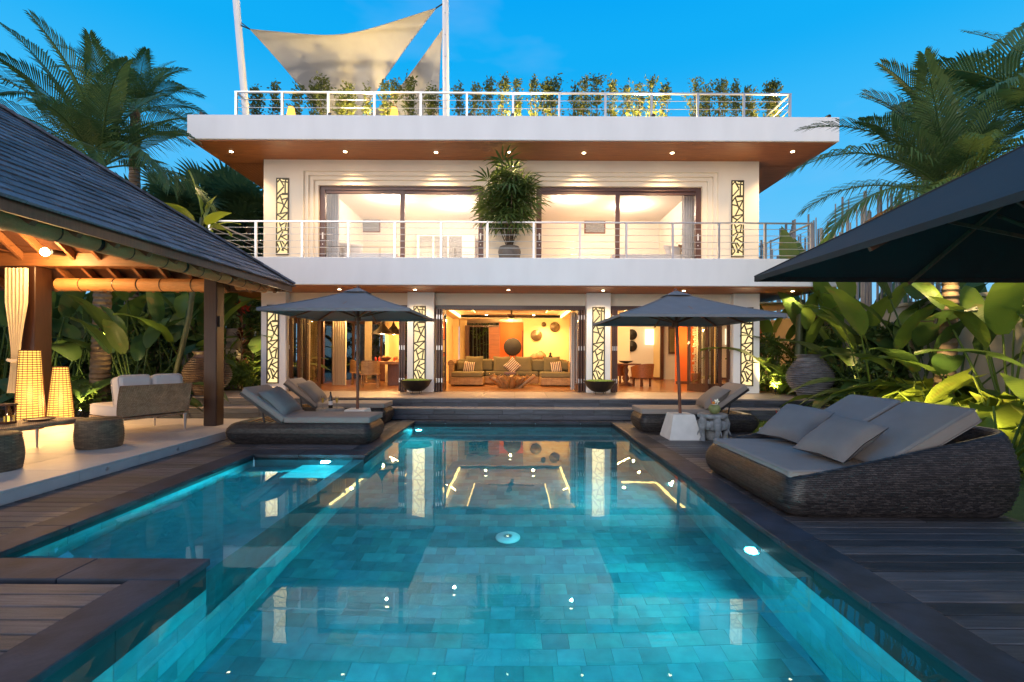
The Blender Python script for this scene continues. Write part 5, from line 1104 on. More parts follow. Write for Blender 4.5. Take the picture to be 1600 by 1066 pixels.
for k in range(16):
    a = k*2.4; r0 = .02+.1*(k%4)/4; r1 = r0+.08+.62*((k*7)%16)/16; h = 2.15-1.0*((k*7)%16)/16*rg.uniform(.6, 1.1)
    p0 = Vector((q.x+r0*math.cos(a), q.y+r0*math.sin(a), LZ1+.34)); p1 = Vector((q.x+r1*math.cos(a), q.y+r1*math.sin(a), LZ1+.36+h))
    MB().tube([p0, p0.lerp(p1, .5)+Vector((0, 0, .03)), p1], [.014, .012, .009], 6).build('cane', M['trunk'], t)
    for j in range(11):
        f = 1-(j/11)**1.1*.62; pp = p0.lerp(p1, f); az_ = rg.uniform(0, 6.28)
        inst(rg.choice(fm), 'fan_leaf', t, pp-wloc(t), (rg.uniform(-.4, .4), rg.uniform(-.75, .45), az_), rg.uniform(1.0, 1.5))
# ================================================================ furniture inside the villa
def W2(px, py, d): return W(px, py, d)
# sectional sofa
t = thing('sectional_sofa', 'U shaped rattan sofa with olive cushions in the living room', 'sofa', (-.1, 16.6, TZ))
p = lambda px, d: (px-VX)*d/F
xa, xb = p(705, 15.7), p(892, 15.7)
for x0, x1, y0, y1 in ((xa, xa+1.05, 15.6, 17.0), (xb-1.0, xb, 15.6, 17.0), (xa+1.05, xb-1.0, 16.5, 17.0)):
    MB().rbox(x0, x1, y0, y1, TZ+.04, TZ+.29, .02).build('rattan_base', M['honey'], t)
    MB().rbox(x0+.02, x1-.02, y0+.01, y1-.01, TZ+.295, TZ+.46, .03).build('seat_cushion', M['olive'], t)
MB().rbox(xa-.02, xb+.02, 17.0, 17.22, TZ+.04, TZ+.86, .03).build('rattan_back', M['honey'], t)
MB().tube([(xa-.08, 16.2, TZ+.74), (xa-.08, 17.1, TZ+.76)], .11, 12).build('rolled_arm', M['honey'], t); MB().rbox(xa-.15, xa+.0, 16.2, 17.1, TZ+.04, TZ+.74, .02).build('arm', M['honey'], t)
MB().rbox(xb-.0, xb+.14, 16.2, 17.1, TZ+.04, TZ+.78, .02).build('arm', M['honey'], t)
for i in range(6): x0 = xa+.08+(xb-xa-.16)/6*i; MB().rbox(x0+.01, x0+(xb-xa-.16)/6-.01, 16.82, 16.99, TZ+.46, TZ+.88, .05).build('back_cushion', M['olive'], t)
stripe = mat('striped_cloth', (.5, .3, .2), .85, var=.05)
wv = stripe.node_tree.nodes.new('ShaderNodeTexWave'); wv.inputs['Scale'].default_value = 5; rp_ = stripe.node_tree.nodes.new('ShaderNodeValToRGB'); rp_.color_ramp.interpolation = 'CONSTANT'
e = rp_.color_ramp.elements; e[0].color = (.05, .03, .03, 1); e[1].position = .35; e[1].color = (.75, .62, .45, 1); x_ = e.new(.6); x_.color = (.35, .10, .07, 1); x_ = e.new(.8); x_.color = (.75, .62, .45, 1)
tcx = stripe.node_tree.nodes.new('ShaderNodeTexCoord'); stripe.node_tree.links.new(tcx.outputs['Object'], wv.inputs[0]); stripe.node_tree.links.new(wv.outputs['Fac'], rp_.inputs[0]); stripe.node_tree.links.new(rp_.outputs[0], stripe.node_tree.nodes['Principled BSDF'].inputs['Base Color'])
M['stripe'] = stripe
for px, py, s_, m_, rr, lab in ((741, 570, .62, 'olive', 0, 'large olive cushion at the left of the sofa'), (784, 570, .60, 'olive', 0, 'large olive cushion left of the striped middle cushion'), (818, 570, .60, 'olive', 0, 'large olive cushion right of the striped middle cushion'), (862, 570, .58, 'olive', 0, 'large olive cushion at the right of the sofa'),
    (801, 572, .46, 'stripe', 45, 'striped cushion standing on its corner in the middle of the sofa'), (733, 574, .40, 'stripe', 8, 'striped cushion at the left arm of the sofa'), (869, 574, .40, 'stripe', -8, 'striped cushion at the right arm of the sofa'), (722, 572, .36, 'olive', 0, 'small olive bolster against the left sofa arm'), (881, 572, .36, 'olive', 0, 'small olive bolster against the right sofa arm')):
    v_ = W(px, py, 16.55 if m_ == 'stripe' else 16.68); o = inst(pillow_mb(s_, s_, .18).mesh('cushion', M[m_]), 'cushion', None, v_, (R(78), R(rr), 0)); tag(o, lab, 'cushion', 'cushions on the living room sofa')
# root wood table
t = thing('root_table', 'gnarled teak root coffee table in front of the sofa', 'table', (p(799, 15.0), 15.0, TZ)); rg = random.Random(7); cx = p(799, 15.0)
for k in range(16):
    a = k/16*2*PI; r0 = rg.uniform(.12, .25); r1 = rg.uniform(.35, .62)
    pts = [(cx+r0*1.3*math.cos(a), 15+r0*math.sin(a), TZ), (cx+(r0+r1)/2*1.2*math.cos(a+.1), 15+(r0+r1)/2*math.sin(a+.1), TZ+.18), (cx+r1*1.35*math.cos(a), 15+r1*.8*math.sin(a), TZ+rg.uniform(.32, .41))]
    MB().tube(pts, [rg.uniform(.05, .09), rg.uniform(.07, .11), rg.uniform(.05, .08)], 8).build('root', M['wood_root'], t)
MB().lathe([(.55, .41), (.56, .42), (.55, .43)], (cx, 15, TZ), 24, sx=1.35, sy=.8).build('glass_top', M['clear'], t)
t = thing('tray', 'small dark square box on the root coffee table', 'box', (cx-.05, 15, TZ+.43)); MB().rbox(cx-.22, cx+.14, 14.85, 15.1, TZ+.432, TZ+.50, .01).build('box_body', M['redwood'], t)
# gong, vases, woven wall baskets
q = W(801, 542, 18.2); t = thing('gong', 'large round bronze gong on a stand behind the sofa', 'gong', (q.x, q.y, TZ))
def disc(par, name, c, r, m, boss=True, th=.03):
    b = MB().lathe([(r*.99, -th), (r, 0), (r*.9, .02), (r*.35, .025), (r*.16 if boss else r*.34, .05 if boss else .026), (.005, .06 if boss else .027)], n=28); b.v = [(c[0]+v[0], c[1]-v[2], c[2]+v[1]) for v in b.v]; return b.build(name, m, par)
disc(t, 'bronze_disc', q, .34, M['bronze'], False)
for s_ in (-1, 1): MB().box(q.x+s_*.12-.02, q.x+s_*.12+.02, 18.24, 18.28, TZ, q.z+.1).build('stand_leg', M['redwood'], t)
for px, py, r, lab in ((838, 524, 9, 'large woven bronze disc lowest on the yellow wall'), (849.8, 507, 3.8, 'small woven bronze disc between the larger two'), (867, 511, 8, 'large woven bronze disc highest on the yellow wall')):
    v_ = W(px, py, 19.85); t = thing('wall_disc', lab, 'wall ornament', v_, 0, 'round bronze discs on the yellow wall'); disc(t, 'disc', v_, r*19.85/F, M['brass'])
for px, py, lab in ((987, 523, 'upper gong shaped disc on the right room wall'), (987, 541, 'lower gong shaped disc on the right room wall')):
    v_ = W(px, py, 20.8); t = thing('wall_disc', lab, 'wall ornament', v_, 0, 'gong discs in the right room'); disc(t, 'disc', v_, 8.6*20.8/F, M['bronze'])
q = W(850, 562, 18.6); t = thing('console', 'dark console table behind the sofa carrying clay vases', 'console', (q.x, 18.6, TZ)); MB().rbox(p(828, 18.6), p(885, 18.6), 18.45, 18.8, TZ+.78, TZ+.83, .006).build('top', M['redwood'], t)
for px in (830, 883):
    for y_ in (18.5, 18.75): MB().box(p(px, 18.6)-.03, p(px, 18.6)+.03, y_-.03, y_+.03, TZ, TZ+.78).build('leg', M['redwood'], t)
for px, s_, lab in ((834, .8, 'smaller round clay vase on the console'), (844.5, 1.15, 'larger round clay vase on the console')):
    x = p(px, 18.6); t = thing('vase', lab, 'vase', (x, 18.6, TZ+.83)); MB().lathe([(a*s_, c*s_) for a, c in ((.08, 0), (.17, .08), (.19, .15), (.14, .24), (.06, .28), (.07, .32), (.05, .32))], (x, 18.6, TZ+.83), 18).build('clay_body', M['terracotta'], t)
x = p(860, 18.6); t = thing('figurine', 'small dark figurine on the right end of the console', 'figurine', (x, 18.6, TZ+.83)); MB().lathe([(.10, 0), (.10, .04), (.06, .06), (.08, .14), (.035, .2), (.05, .25), (.01, .31)], (x, 18.6, TZ+.83), 12).build('figure', M['bronze'], t)
# ceiling fan in the living room
q = Vector((p(799, 16.2), 16.2, 2.78)); t = thing('ceiling_fan', 'dark ceiling fan over the living room sofa', 'ceiling fan', q); MB().tube([q, q+Vector((0, 0, .2))], .03, 8).build('rod', M['bronze'], t); MB().lathe([(.02, -.06), (.10, -.03), (.11, .03), (.04, .06)], q, 14).build('motor', M['bronze'], t)
for a in (.05, PI-.1, 1.5, 4.6):
    u = Vector((math.cos(a), math.sin(a), 0)); b = MB().bar(q+u*.08+Vector((0, 0, .01)), q+u*.78+Vector((0, 0, .02)), .12, .012); b.build('blade', M['redwood'], t)
# curtains
hanging('curtain', 'grey curtain bunched at the right side of the living room opening', (p(898, 14.0), 14.05, 0), .24, TZ+.02, 2.74, M['curtain'], None, .05, 4)
hanging('curtain', 'grey curtain behind the left folding doors', (p(474, 14.1), 14.2, 0), .30, TZ+.02, 2.78, M['curtain'], None, .05, 5)
hanging('curtain', 'golden curtain lit from inside the left dining room', (p(530, 15.6), 15.6, 0), .46, TZ+.02, 2.9, M['drape'], None, .05, 6)
hanging('curtain', 'narrow golden curtain further back in the left dining room', (p(574, 19.5), 19.6, 0), .30, TZ+.02, 2.95, M['drape'], None, .05, 4)
hanging('curtain', 'pale curtain drawn to a swag behind the right folding doors', (p(1118, 14.3), 14.3, 0), .20, TZ+.02, 2.76, M['drape'], None, .04, 4)
for px, lab, m_ in ((516, 'pale curtain at the left end of the left bedroom window', 'cream'), (1078, 'pale curtain at the right end of the right bedroom window', 'cream')):
    hanging('curtain', lab, (p(px, 14.0), 14.05, 0), .45, LZ1+.03, 6.5, M[m_], None, .05, 6)
for px, py, d_, w_, lab in ((575, 350, 18.3, .9, 'framed picture on the left bedroom wall'), (930, 352, 18.3, .8, 'framed picture on the right bedroom wall')):
    v_ = W(px, py, d_); t = thing('picture', lab, 'picture', v_); MB().rbox(v_.x-w_/2, v_.x+w_/2, 18.36, 18.396, v_.z-.3, v_.z+.3, .006).build('frame', M['redwood'], t); MB().box(v_.x-w_/2+.05, v_.x+w_/2-.05, 18.352, 18.359, v_.z-.25, v_.z+.25).build('print', M['greystone'], t)
# dining table, rattan chairs, pendants
t = thing('dining_table', 'thick plank dining table in the left room', 'dining table', (p(622, 16.3), 16.3, TZ)); x = p(622, 16.3)
MB().rbox(x-.62, x+.55, 15.6, 17.6, TZ+.70, TZ+.80, .012).build('plank_top', M['wood_root'], t)
for y_ in (15.95, 17.2): MB().rbox(x-.22, x+.2, y_-.15, y_+.15, TZ, TZ+.70, .01).build('trestle', M['redwood'], t)
def rattan_chair(x, y, rz, label):
    t = thing('rattan_chair', label, 'chair', (x, y, TZ), rz, 'honey rattan chairs at the dining table')
    b = MB(); n_ = 14
    for o_ in (0, .035):
        g = MB().grid(lambda u, v: Vector(((.29-o_)*math.cos(PI+PI*u)*(1.0), -.02+(.30-o_)*math.sin(PI+PI*u), .40+(.44-.10*abs(2*u-1)**3)*v)), n_, 4); b.add(g.v, g.f, True)
    g = MB().grid(lambda u, v: Vector(((.29-.035*v)*math.cos(PI+PI*u), -.02+(.30-.035*v)*math.sin(PI+PI*u), .84-.10*abs(2*u-1)**3)), n_, 1); b.add(g.v, g.f)
    b.build('woven_back', M['honey'], t, world=False); MB().rbox(-.28, .28, -.28, .27, .38, .44, .015).build('seat', M['honey'], t, world=False)
    for xx in (-.24, .24):
        for yy in (-.23, .22): MB().tube([(xx, yy, 0), (xx*.97, yy*.97, .40)], .022, 7).build('leg', M['honey'], t, world=False)
    for yy in (-.23, .22): MB().tube([(-.24, yy, .14), (.24, yy, .14)], .012, 6).build('stretcher', M['honey'], t, world=False)
rattan_chair(p(579, 15.1), 15.1, .15, 'honey rattan dining chair nearest the terrace seen from behind'); rattan_chair(p(562, 16.4), 16.4, -1.3, 'honey rattan chair at the left of the dining table'); rattan_chair(p(618, 17.9), 18.0, PI, 'honey rattan chair beyond the dining table')
rattan_chair(p(655, 15.6), 16.2, 1.4, 'honey rattan chair at the right of the dining table')
for px, py, d_, lab in ((598, 518, 15.9, 'front black pendant lamp over the dining table'), (615, 519, 17.0, 'rear black pendant lamp over the dining table')):
    q = W(px, py, d_); t = thing('pendant_lamp', lab, 'pendant lamp', q, 0, 'flared black pendant lamps'); r = 17*d_/F
    MB().lathe([(r, -.09), (r*.98, -.06), (r*.55, .06), (r*.2, .22), (.02, .36)], q, 24).build('shade', M['bronze'], t); MB().tube([q+Vector((0, 0, .36)), (q.x, q.y, 3.0)], .008, 5).build('cord', M['black'], t)
    MB().lathe([(.01, -.10), (.05, -.06), (.05, -.02)], q, 12).build('bulb', M['bulb'], t); light('POINT', q+Vector((0, 0, -.16)), 40, WARM, .06, name='pendant_light')
q = W(603, 560, 15.9); q.z = TZ+.80; t = thing('fruit_bowl', 'dark bowl heaped with fruit on the dining table', 'bowl', q); MB().lathe([(.06, 0), (.16, .08), (.19, .13), (.17, .12)], q, 18).build('bowl', M['redwood'], t)
for k in range(6): a = k*1.05; MB().lathe([(.005, 0), (.045, .03), (.045, .06), (.005, .09)], q+Vector((.08*math.cos(a), .08*math.sin(a), .09)), 10).build('fruit', M['orange_f'], t)
q = W(608, 552, 18.8); t = thing('table_lamp', 'box shaped bronze table lamp by the kitchen wall', 'table lamp', (q.x, 18.8, TZ)); MB().rbox(q.x-.13, q.x+.13, 18.7, 18.9, TZ+.95, TZ+1.3, .01).build('shade', M['terracotta'], t); MB().rbox(q.x-.3, q.x+.3, 18.6, 19.0, TZ, TZ+.94, .01).build('stand', M['redwood'], t)
for px in (587, 592.5, 616): q = W(px, 556, 16.6); q.z = TZ+.802; o = MB().lathe([(.03, 0), (.035, .09), (.03, .10), (.005, .14)], q, 10).build('candle', M['red'], None, off=q); tag(o, {587: 'leftmost red candle on the dining table', 592.5: 'red candle next to the fruit bowl', 616: 'red candle right of the fruit bowl'}[px], 'candle')
# right room: pedestal table and barrel chairs, driftwood lamp, pot
q = Vector((p(978, 16.4), 16.4, TZ)); t = thing('pedestal_table', 'dark turned pedestal table in the right room', 'table', q)
MB().lathe([(.26, 0), (.24, .05), (.07, .12), (.13, .25), (.06, .38), (.10, .52), (.06, .62), (.09, .70)], q, 18).build('pedestal', M['redwood'], t); MB().lathe([(.50, .70), (.52, .72), (.50, .75)], q, 28).build('top', M['redwood'], t)
o = MB().lathe([(.05, 0), (.20, .05), (.25, .09), (.23, .08)], q+Vector((0, 0, .752)), 20).build('bowl', M['bronze'], None, off=q+Vector((0, 0, .752))); tag(o, 'shallow dark bowl on the pedestal table', 'bowl')
def barrel_chair(x, y, rz, label):
    t = thing('barrel_chair', label, 'chair', (x, y, TZ), rz, 'brown barrel chairs in the right room'); b = MB()
    for o_ in (0, .05):
        g = MB().grid(lambda u, v: Vector(((.36-o_+.04*v)*math.cos(PI*.9+PI*1.2*u), (.36-o_+.04*v)*math.sin(PI*.9+PI*1.2*u), .30+(.46-.12*abs(2*u-1)**2)*v)), 16, 4); b.add(g.v, g.f, True)
    g = MB().grid(lambda u, v: Vector(((.40-.05*v)*math.cos(PI*.9+PI*1.2*u), (.40-.05*v)*math.sin(PI*.9+PI*1.2*u), .76-.12*abs(2*u-1)**2)), 16, 1); b.add(g.v, g.f)
    b.build('shell', M['teak'], t, world=False); MB().lathe([(.33, .32), (.34, .38), (.30, .43), (.01, .44)], n=20).build('seat', M['teak'], t, world=False)
    for a in (.8, 2.3, 3.9, 5.5): MB().bar((.27*math.cos(a), .27*math.sin(a), 0), (.26*math.cos(a), .26*math.sin(a), .34), .055).build('leg', M['redwood'], t, world=False)
barrel_chair(p(1003, 16.0), 16.0, .5, 'brown barrel chair right of the pedestal table'); barrel_chair(p(966, 17.2), 17.2, -1.2, 'brown barrel chair half hidden behind the pedestal table')
q = Vector((p(1087, 17.1), 17.1, TZ)); t = thing('driftwood_lamp', 'tall gold lit driftwood sculpture by the orange wall', 'floor lamp', q); rg = random.Random(9)
for k in range(22): z = .5+k*.085; a = rg.uniform(-.05, .05); MB().bar(q+Vector((-.07+a, 0, z)), q+Vector((.06+a, .02, z+.03)), .05, .06).build('driftwood', M['drape'], t)
MB().tube([q+Vector((0, .02, .4)), q+Vector((0, .02, 2.4))], .02, 6).build('pole', M['redwood'], t); MB().lathe([(.11, 0), (.15, .36), (.13, .40)], q, 14).build('pot', M['redwood'], t)
light('POINT', q+Vector((-.22, -.25, 1.6)), 14, WARM, .1, name='driftwood_light')
# bedrooms
def bed(x0, x1, label):
    t = thing('bed', label, 'bed', ((x0+x1)/2, 15.4, LZ1+.01)); MB().rbox(x0, x1, 14.4, 16.3, LZ1+.02, LZ1+.32, .02).build('bed_frame', M['redwood'], t); MB().rbox(x0+.03, x1-.03, 14.42, 16.28, LZ1+.325, LZ1+.62, .05).build('mattress', M['white'], t)
    return t
bed(-5.6, -3.5, 'white bed in the left upstairs bedroom'); bed(2.9, 5.2, 'white bed in the right upstairs bedroom')
for x, y, z, lab in ((-5.35, 14.8, .82, 'cream pillow leaning at the left bedroom window'), (-5.0, 14.9, .80, 'second cream pillow on the left bed'), (4.95, 15.0, .80, 'cream pillow on the right bed')): pillow(x, y, LZ1+z, (R(70), 0, R(20)), .6, .45, .2, lab, 'cream')
for px, py, d_, lab in ((537, 362, 17.2, 'lit bedside lamp with white shade in the left bedroom'), (1060, 361, 17.2, 'lit bedside lamp with white shade in the right bedroom')):
    q = W(px, py, d_); t = thing('table_lamp', lab, 'table lamp', q); MB().lathe([(.17, -.16), (.14, .16)], q, 18).build('shade', M['lit'], t); MB().lathe([(.10, -.62), (.05, -.55), (.03, -.16)], q, 12).build('stand', M['brass'], t); MB().rbox(q.x-.25, q.x+.25, q.y-.2, q.y+.2, LZ1+.013, q.z-.622, .01).build('bedside_table', M['redwood'], t)
for px, py, lab in ((598, 322, 'white wall air conditioner in the left bedroom'), (980, 325, 'white wall air conditioner in the right bedroom')):
    q = W(px, py, 18.3); t = thing('air_conditioner', lab, 'air conditioner', q); MB().rbox(q.x-.48, q.x+.48, 18.14, 18.395, q.z-.15, q.z+.15, .03).build('housing', M['white'], t); MB().box(q.x-.42, q.x+.42, 18.125, 18.139, q.z-.12, q.z-.07).build('vent', M['greystone'], t)
for px, lab in ((0, 'dark console rail in the left bedroom'),):
    t = thing('console', lab, 'console', (p(700, 16.0), 16.0, LZ1+.01)); MB().rbox(p(645, 16), p(745, 16), 15.8, 16.2, 4.62, 4.67, .006).build('top', M['redwood'], t)
    for q_ in (648, 706, 742): MB().box(p(q_, 16)-.03, p(q_, 16)+.03, 15.97, 16.03, LZ1+.013, 4.62).build('leg', M['redwood'], t)
t = thing('wardrobe', 'grey glass fronted wardrobe in the left bedroom', 'wardrobe', (p(695, 18.1), 18.1, LZ1+.01)); MB().rbox(p(652, 18.1), p(742, 18.1), 17.9, 18.39, LZ1+.013, 5.95, .01).build('carcass', M['white'], t)
for q_ in (674, 697, 720): MB().box(p(q_-20, 17.9)+.02, p(q_+1, 17.9), 17.885, 17.898, LZ1+.05, 5.9).build('glass_door', M['greystone'], t)
q = W(1068, 380, 15.5); t = thing('flower_vase', 'orange flowers in a vase by the right bedroom window', 'vase', (q.x, q.y, LZ1+.63)); MB().lathe([(.06, 0), (.09, .1), (.05, .22)], (q.x, q.y, LZ1+.63), 12).build('vase_body', M['white'], t); b = MB(); leafquads(b, random.Random(3), (q.x, q.y, LZ1+1.0), 90, .13, (.12, .1, .1)); b.build('flower_heads', M['terracotta'], t)
# ================================================================ planting
def frond_mesh(Lf, e0, e1, nl=50, ll=1.15, wd=.020, m='leaf_palm', seed=0, droop=.32):
    rg = random.Random(seed); b = MB(); pts = []; x = z = 0; n_ = 14
    for i in range(n_+1):
        pts.append(Vector((x, .04*Lf*math.sin(i/n_*2+seed)*(i/n_), z))); e = R(e0+(e1-e0)*(i/n_)**1.25); x += Lf/n_*math.cos(e); z += Lf/n_*math.sin(e)
    b.tube(pts, [.030*(1-i/n_*.85) for i in range(n_+1)], 5, False)
    def at(f): i = min(int(f*n_), n_-1); return pts[i].lerp(pts[i+1], f*n_-i), (pts[i+1]-pts[i]).normalized()
    for k in range(nl):
        f = .16+.84*k/(nl-1); p_, tg = at(f); l_ = ll*(math.sin(PI*(.12+.82*f**.8))**.75)*rg.uniform(.88, 1.08)
        for s_ in (-1, 1):
            sd_ = Vector((0, s_, 0)); upv = tg.cross(sd_)*s_; upv = upv if upv.z > 0 else -upv
            d_ = (tg*(.45+.75*f)+sd_*(1.0-.45*f)+upv*.28).normalized()
            q0 = p_; q1 = p_+d_*l_*.5+Vector((0, 0, -droop*l_*.12)); q2 = p_+d_*l_*.86+Vector((0, 0, -droop*l_*rg.uniform(.5, 1.0)))
            w_ = d_.cross(upv).normalized()*wd*(1 if l_ > .3 else .7)
            b.add([q0-w_*.5, q0+w_*.5, q1-w_, q1+w_, q2], [(0, 1, 3, 2), (2, 3, 4)])
    return b.mesh('frond', M[m])
FR = [frond_mesh(3.3, 80, 35, seed=1), frond_mesh(3.5, 62, -5, seed=2), frond_mesh(3.4, 42, -35, seed=3, droop=.5), frond_mesh(3.2, 15, -62, seed=4, droop=.7)]
FRD = frond_mesh(2.6, 0, -70, 40, .65, .022, 'leaf_dry', 6, 1.0)
def palm(base, top, r, label, spec, scale=1, dry=0, seed=1, nring=34):
    rg = random.Random(seed); base, top = Vector(base), Vector(top); t = thing('coconut_palm', label, 'palm tree', base)
    n_ = nring*2; pts = [base.lerp(top, i/n_)+Vector((.06*math.sin(i/n_*4), 0, 0)) for i in range(n_+1)]
    MB().tube(pts, [r*(1.25-.45*i/n_)*(1.05 if i % 2 else .95) for i in range(n_+1)], 12).build('trunk', M['trunk'], t)
    for k in range(3): MB().tube([pts[-1]+Vector((.05*k-.05, 0, -.1)), pts[-1]+Vector((.12*k-.12, -.05, .25))], [.10, .03], 7).build('leaf_sheath', M['wood_root'], t)
    for i, (az_, kind, s_) in enumerate(spec):
        inst(FR[kind], 'frond', t, pts[-1]-base+Vector((0, 0, rg.uniform(-.05, .15))), (rg.uniform(-.25, .25), 0, R(az_)), s_*scale)
    for k in range(dry): inst(FRD, 'dry_frond', t, pts[-1]-base, (rg.uniform(-.3, .3), 0, R(rg.uniform(150, 330))), scale)
    return t
# azimuth 0 = to the right, 90 = away, 180 = to the left, 270 = towards the camera
q0 = W(153, 640, 11.5); q0.z = 0; q1 = W(160, 268, 11.6)
palm(q0, q1, .17, 'coconut palm behind the pavilion with its lit trunk between the posts',
     [(200, 1, 1.15), (172, 1, 1.2), (185, 0, 1.05), (150, 1, 1.05), (250, 0, .95), (300, 0, .85), (20, 1, .8), (350, 2, .85), (330, 1, .9), (10, 3, .85), (340, 3, .95), (230, 2, .9), (190, 2, .95), (120, 0, .9), (60, 0, .8), (90, 1, .9), (270, 1, .8), (290, 2, .8), (45, 1, .85), (215, 3, .7), (310, 3, .7)], 1, 1, 3)
q1 = W(214, 178, 14.6); q0 = Vector((q1.x-.3, 14.6, 0))
palm(q0, q1, .16, 'second coconut palm further behind the pavilion with a bushy crown', [(a, k, s_) for a, k, s_ in ((0, 1, .62), (40, 0, .6), (90, 1, .6), (140, 0, .6), (180, 1, .6), (220, 1, .62), (270, 1, .58), (320, 1, .62), (20, 2, .6), (160, 2, .6), (300, 2, .6), (240, 2, .6), (345, 2, .65), (265, 3, .7), (280, 3, .7), (250, 3, .65), (310, 3, .6), (10, 3, .6), (200, 3, .6), (100, 0, .7), (60, 1, .7))], 1, 0, 5)
q0 = W(1465, 683, 8.8); q0.z = 0; q1 = W(1492, 318, 8.8)
palm(q0, q1, .13, 'coconut palm on the right whose ringed trunk is lit by a spot',
     [(160, 1, .88), (178, 2, .92), (175, 0, .86), (150, 0, .84), (120, 0, .92), (60, 0, .95), (20, 1, .95), (350, 2, .8), (200, 1, .7), (215, 3, .72), (188, 3, .80), (240, 2, .62), (270, 0, .72), (300, 1, .7), (0, 0, .9), (90, 1, .8), (40, 2, .8), (130, 2, .8), (330, 3, .7), (285, 2, .55), (30, 0, 1.2), (12, 0, 1.25), (40, 1, 1.1), (230, 0, .8)], 1, 2, 7)
q1 = Vector((9.6, 8.0, 4.9)); palm((9.5, 8.2, 0), q1, .13, 'coconut palm cut by the right edge behind the lit one', [(150, 1, .85), (180, 1, .9), (200, 2, .9), (120, 0, .9), (230, 1, .8), (260, 2, .8), (170, 3, .8), (90, 1, .8), (0, 1, .8), (40, 0, .8), (300, 1, .8)], 1, 0, 9)
# fan palm thicket left of the villa
FN = [fan_mesh(.75, 22, 4.6, .045, M['leaf_fan'], droop=.18, petiole=.55), fan_mesh(.70, 20, 4.4, .042, M['leaf_fan'], droop=.45, petiole=.5)]
rg = random.Random(12)
for i, (px, py, d_) in enumerate(((240, 322, 17), (272, 306, 18.5), (300, 312, 16.5), (335, 296, 18), (362, 292, 19.5), (388, 318, 17.5), (404, 335, 21))):
    q = W(px, py, d_); t = thing('fan_palm', '%s fan palm from the left in the thicket beside the villa' % words[i], 'fan palm', (q.x, d_, 0), 0, 'fan palms left of the villa')
    MB().tube([(q.x, d_, 0), (q.x+.1, d_, q.z*.5), (q.x, d_, q.z-.2)], [.16, .12, .12], 8).build('trunk', M['trunk'], t)
    for k in range(90):
        el_ = rg.uniform(-1.35, 1.1); az_ = rg.uniform(0, 6.28)
        inst(rg.choice(FN), 'fan_leaf', t, (0, 0, q.z-.3-(.5 if el_ < -.2 else 0)-rg.uniform(0, 2.6)), (rg.uniform(-.5, .5), -el_, az_), rg.uniform(1.0, 1.55))
# big leaved plants
def bigleaf(pet, bl, wd, lean, seed, m, droop=1.0, fold=.18, heart=False):
    b = MB(); rg = random.Random(seed); pts = []; x = z = 0; e = R(88-lean*.35); n1, n2 = 5, 9
    for i in range(n1+1):
        pts.append(Vector((x, 0, z))); e -= R(lean*.5/n1); x += pet/n1*math.cos(e); z += pet/n1*math.sin(e)
    b.tube(pts, [.022-.012*i/n1 for i in range(n1+1)], 5, False)
    if heart: e = R(-35)
    sp = [pts[-1]]; es = [e]
    for i in range(n2): e -= R(droop*(46 if not heart else 16)/n2+ (lean*.12/n2)); sp.append(sp[-1]+Vector((math.cos(e), 0, math.sin(e)))*bl/n2); es.append(e)
    rows = []
    for i, (p_, e_) in enumerate(zip(sp, es)):
        f = i/n2; w_ = wd*(math.sin(PI*min(1, .06+.94*f**.75))**.7) if not heart else wd*(math.sin(PI*(.30+.70*f))**.8)
        if i == n2: w_ = .004
        upv = Vector((-math.sin(e_), 0, math.cos(e_))); wob = rg.uniform(-.02, .02)*bl
        back = Vector((math.cos(e_), 0, math.sin(e_)))*(-.16*bl*max(0, 1-f*5)) if heart else Vector()
        rows.append([p_+Vector((0, -w_, 0))+upv*(w_*fold+wob)+back, p_+Vector((0, -w_*.5, 0))+upv*w_*fold*.75, p_, p_+Vector((0, w_*.5, 0))+upv*w_*fold*.75, p_+Vector((0, w_, 0))+upv*(w_*fold-wob)+back])
    b.add([v for r_ in rows for v in r_], [(i*5+j, i*5+j+1, i*5+j+6, i*5+j+5) for i in range(n2) for j in range(4)], True)
    return b.mesh('leaf', M[m])
HL = {m: [bigleaf(pt_, bl, wd, ln, i, m) for i, (pt_, bl, wd, ln) in enumerate(((1.5, 1.15, .17, 20), (1.25, 1.2, .18, 45), (1.0, 1.1, .17, 70), (1.8, 1.0, .15, 15), (.8, .9, .15, 85)))] for m in ('leaf_big', 'leaf_dk', 'leaf_yel')}
EAR = [bigleaf(.75, .50, .22, ln, 20+ln, 'leaf_ear', 1, .12, True) for ln in (25, 55, 80)]
def clump(x, y, z, n_, label, meshes, sc=1, seed=1, name='broadleaf_plant', cat='plant', group=None, az=None, spread=.15):
    rg = random.Random(seed); t = thing(name, label, cat, (x, y, z), 0, group)
    for k in range(n_):
        a = (k*2.4+rg.uniform(-.4, .4)) if az is None else R(rg.uniform(*az)); r = rg.uniform(0, spread)
        inst(rg.choice(meshes), 'leaf', t, (r*math.cos(a), r*math.sin(a), 0), (rg.uniform(-.22, .22), rg.uniform(-.12, .12), a), sc*rg.uniform(.75, 1.15))
    return t
B, D_, Y_ = HL['leaf_big'], HL['leaf_dk'], HL['leaf_yel']
GR = 'tall broad leaved plants in the right bed'
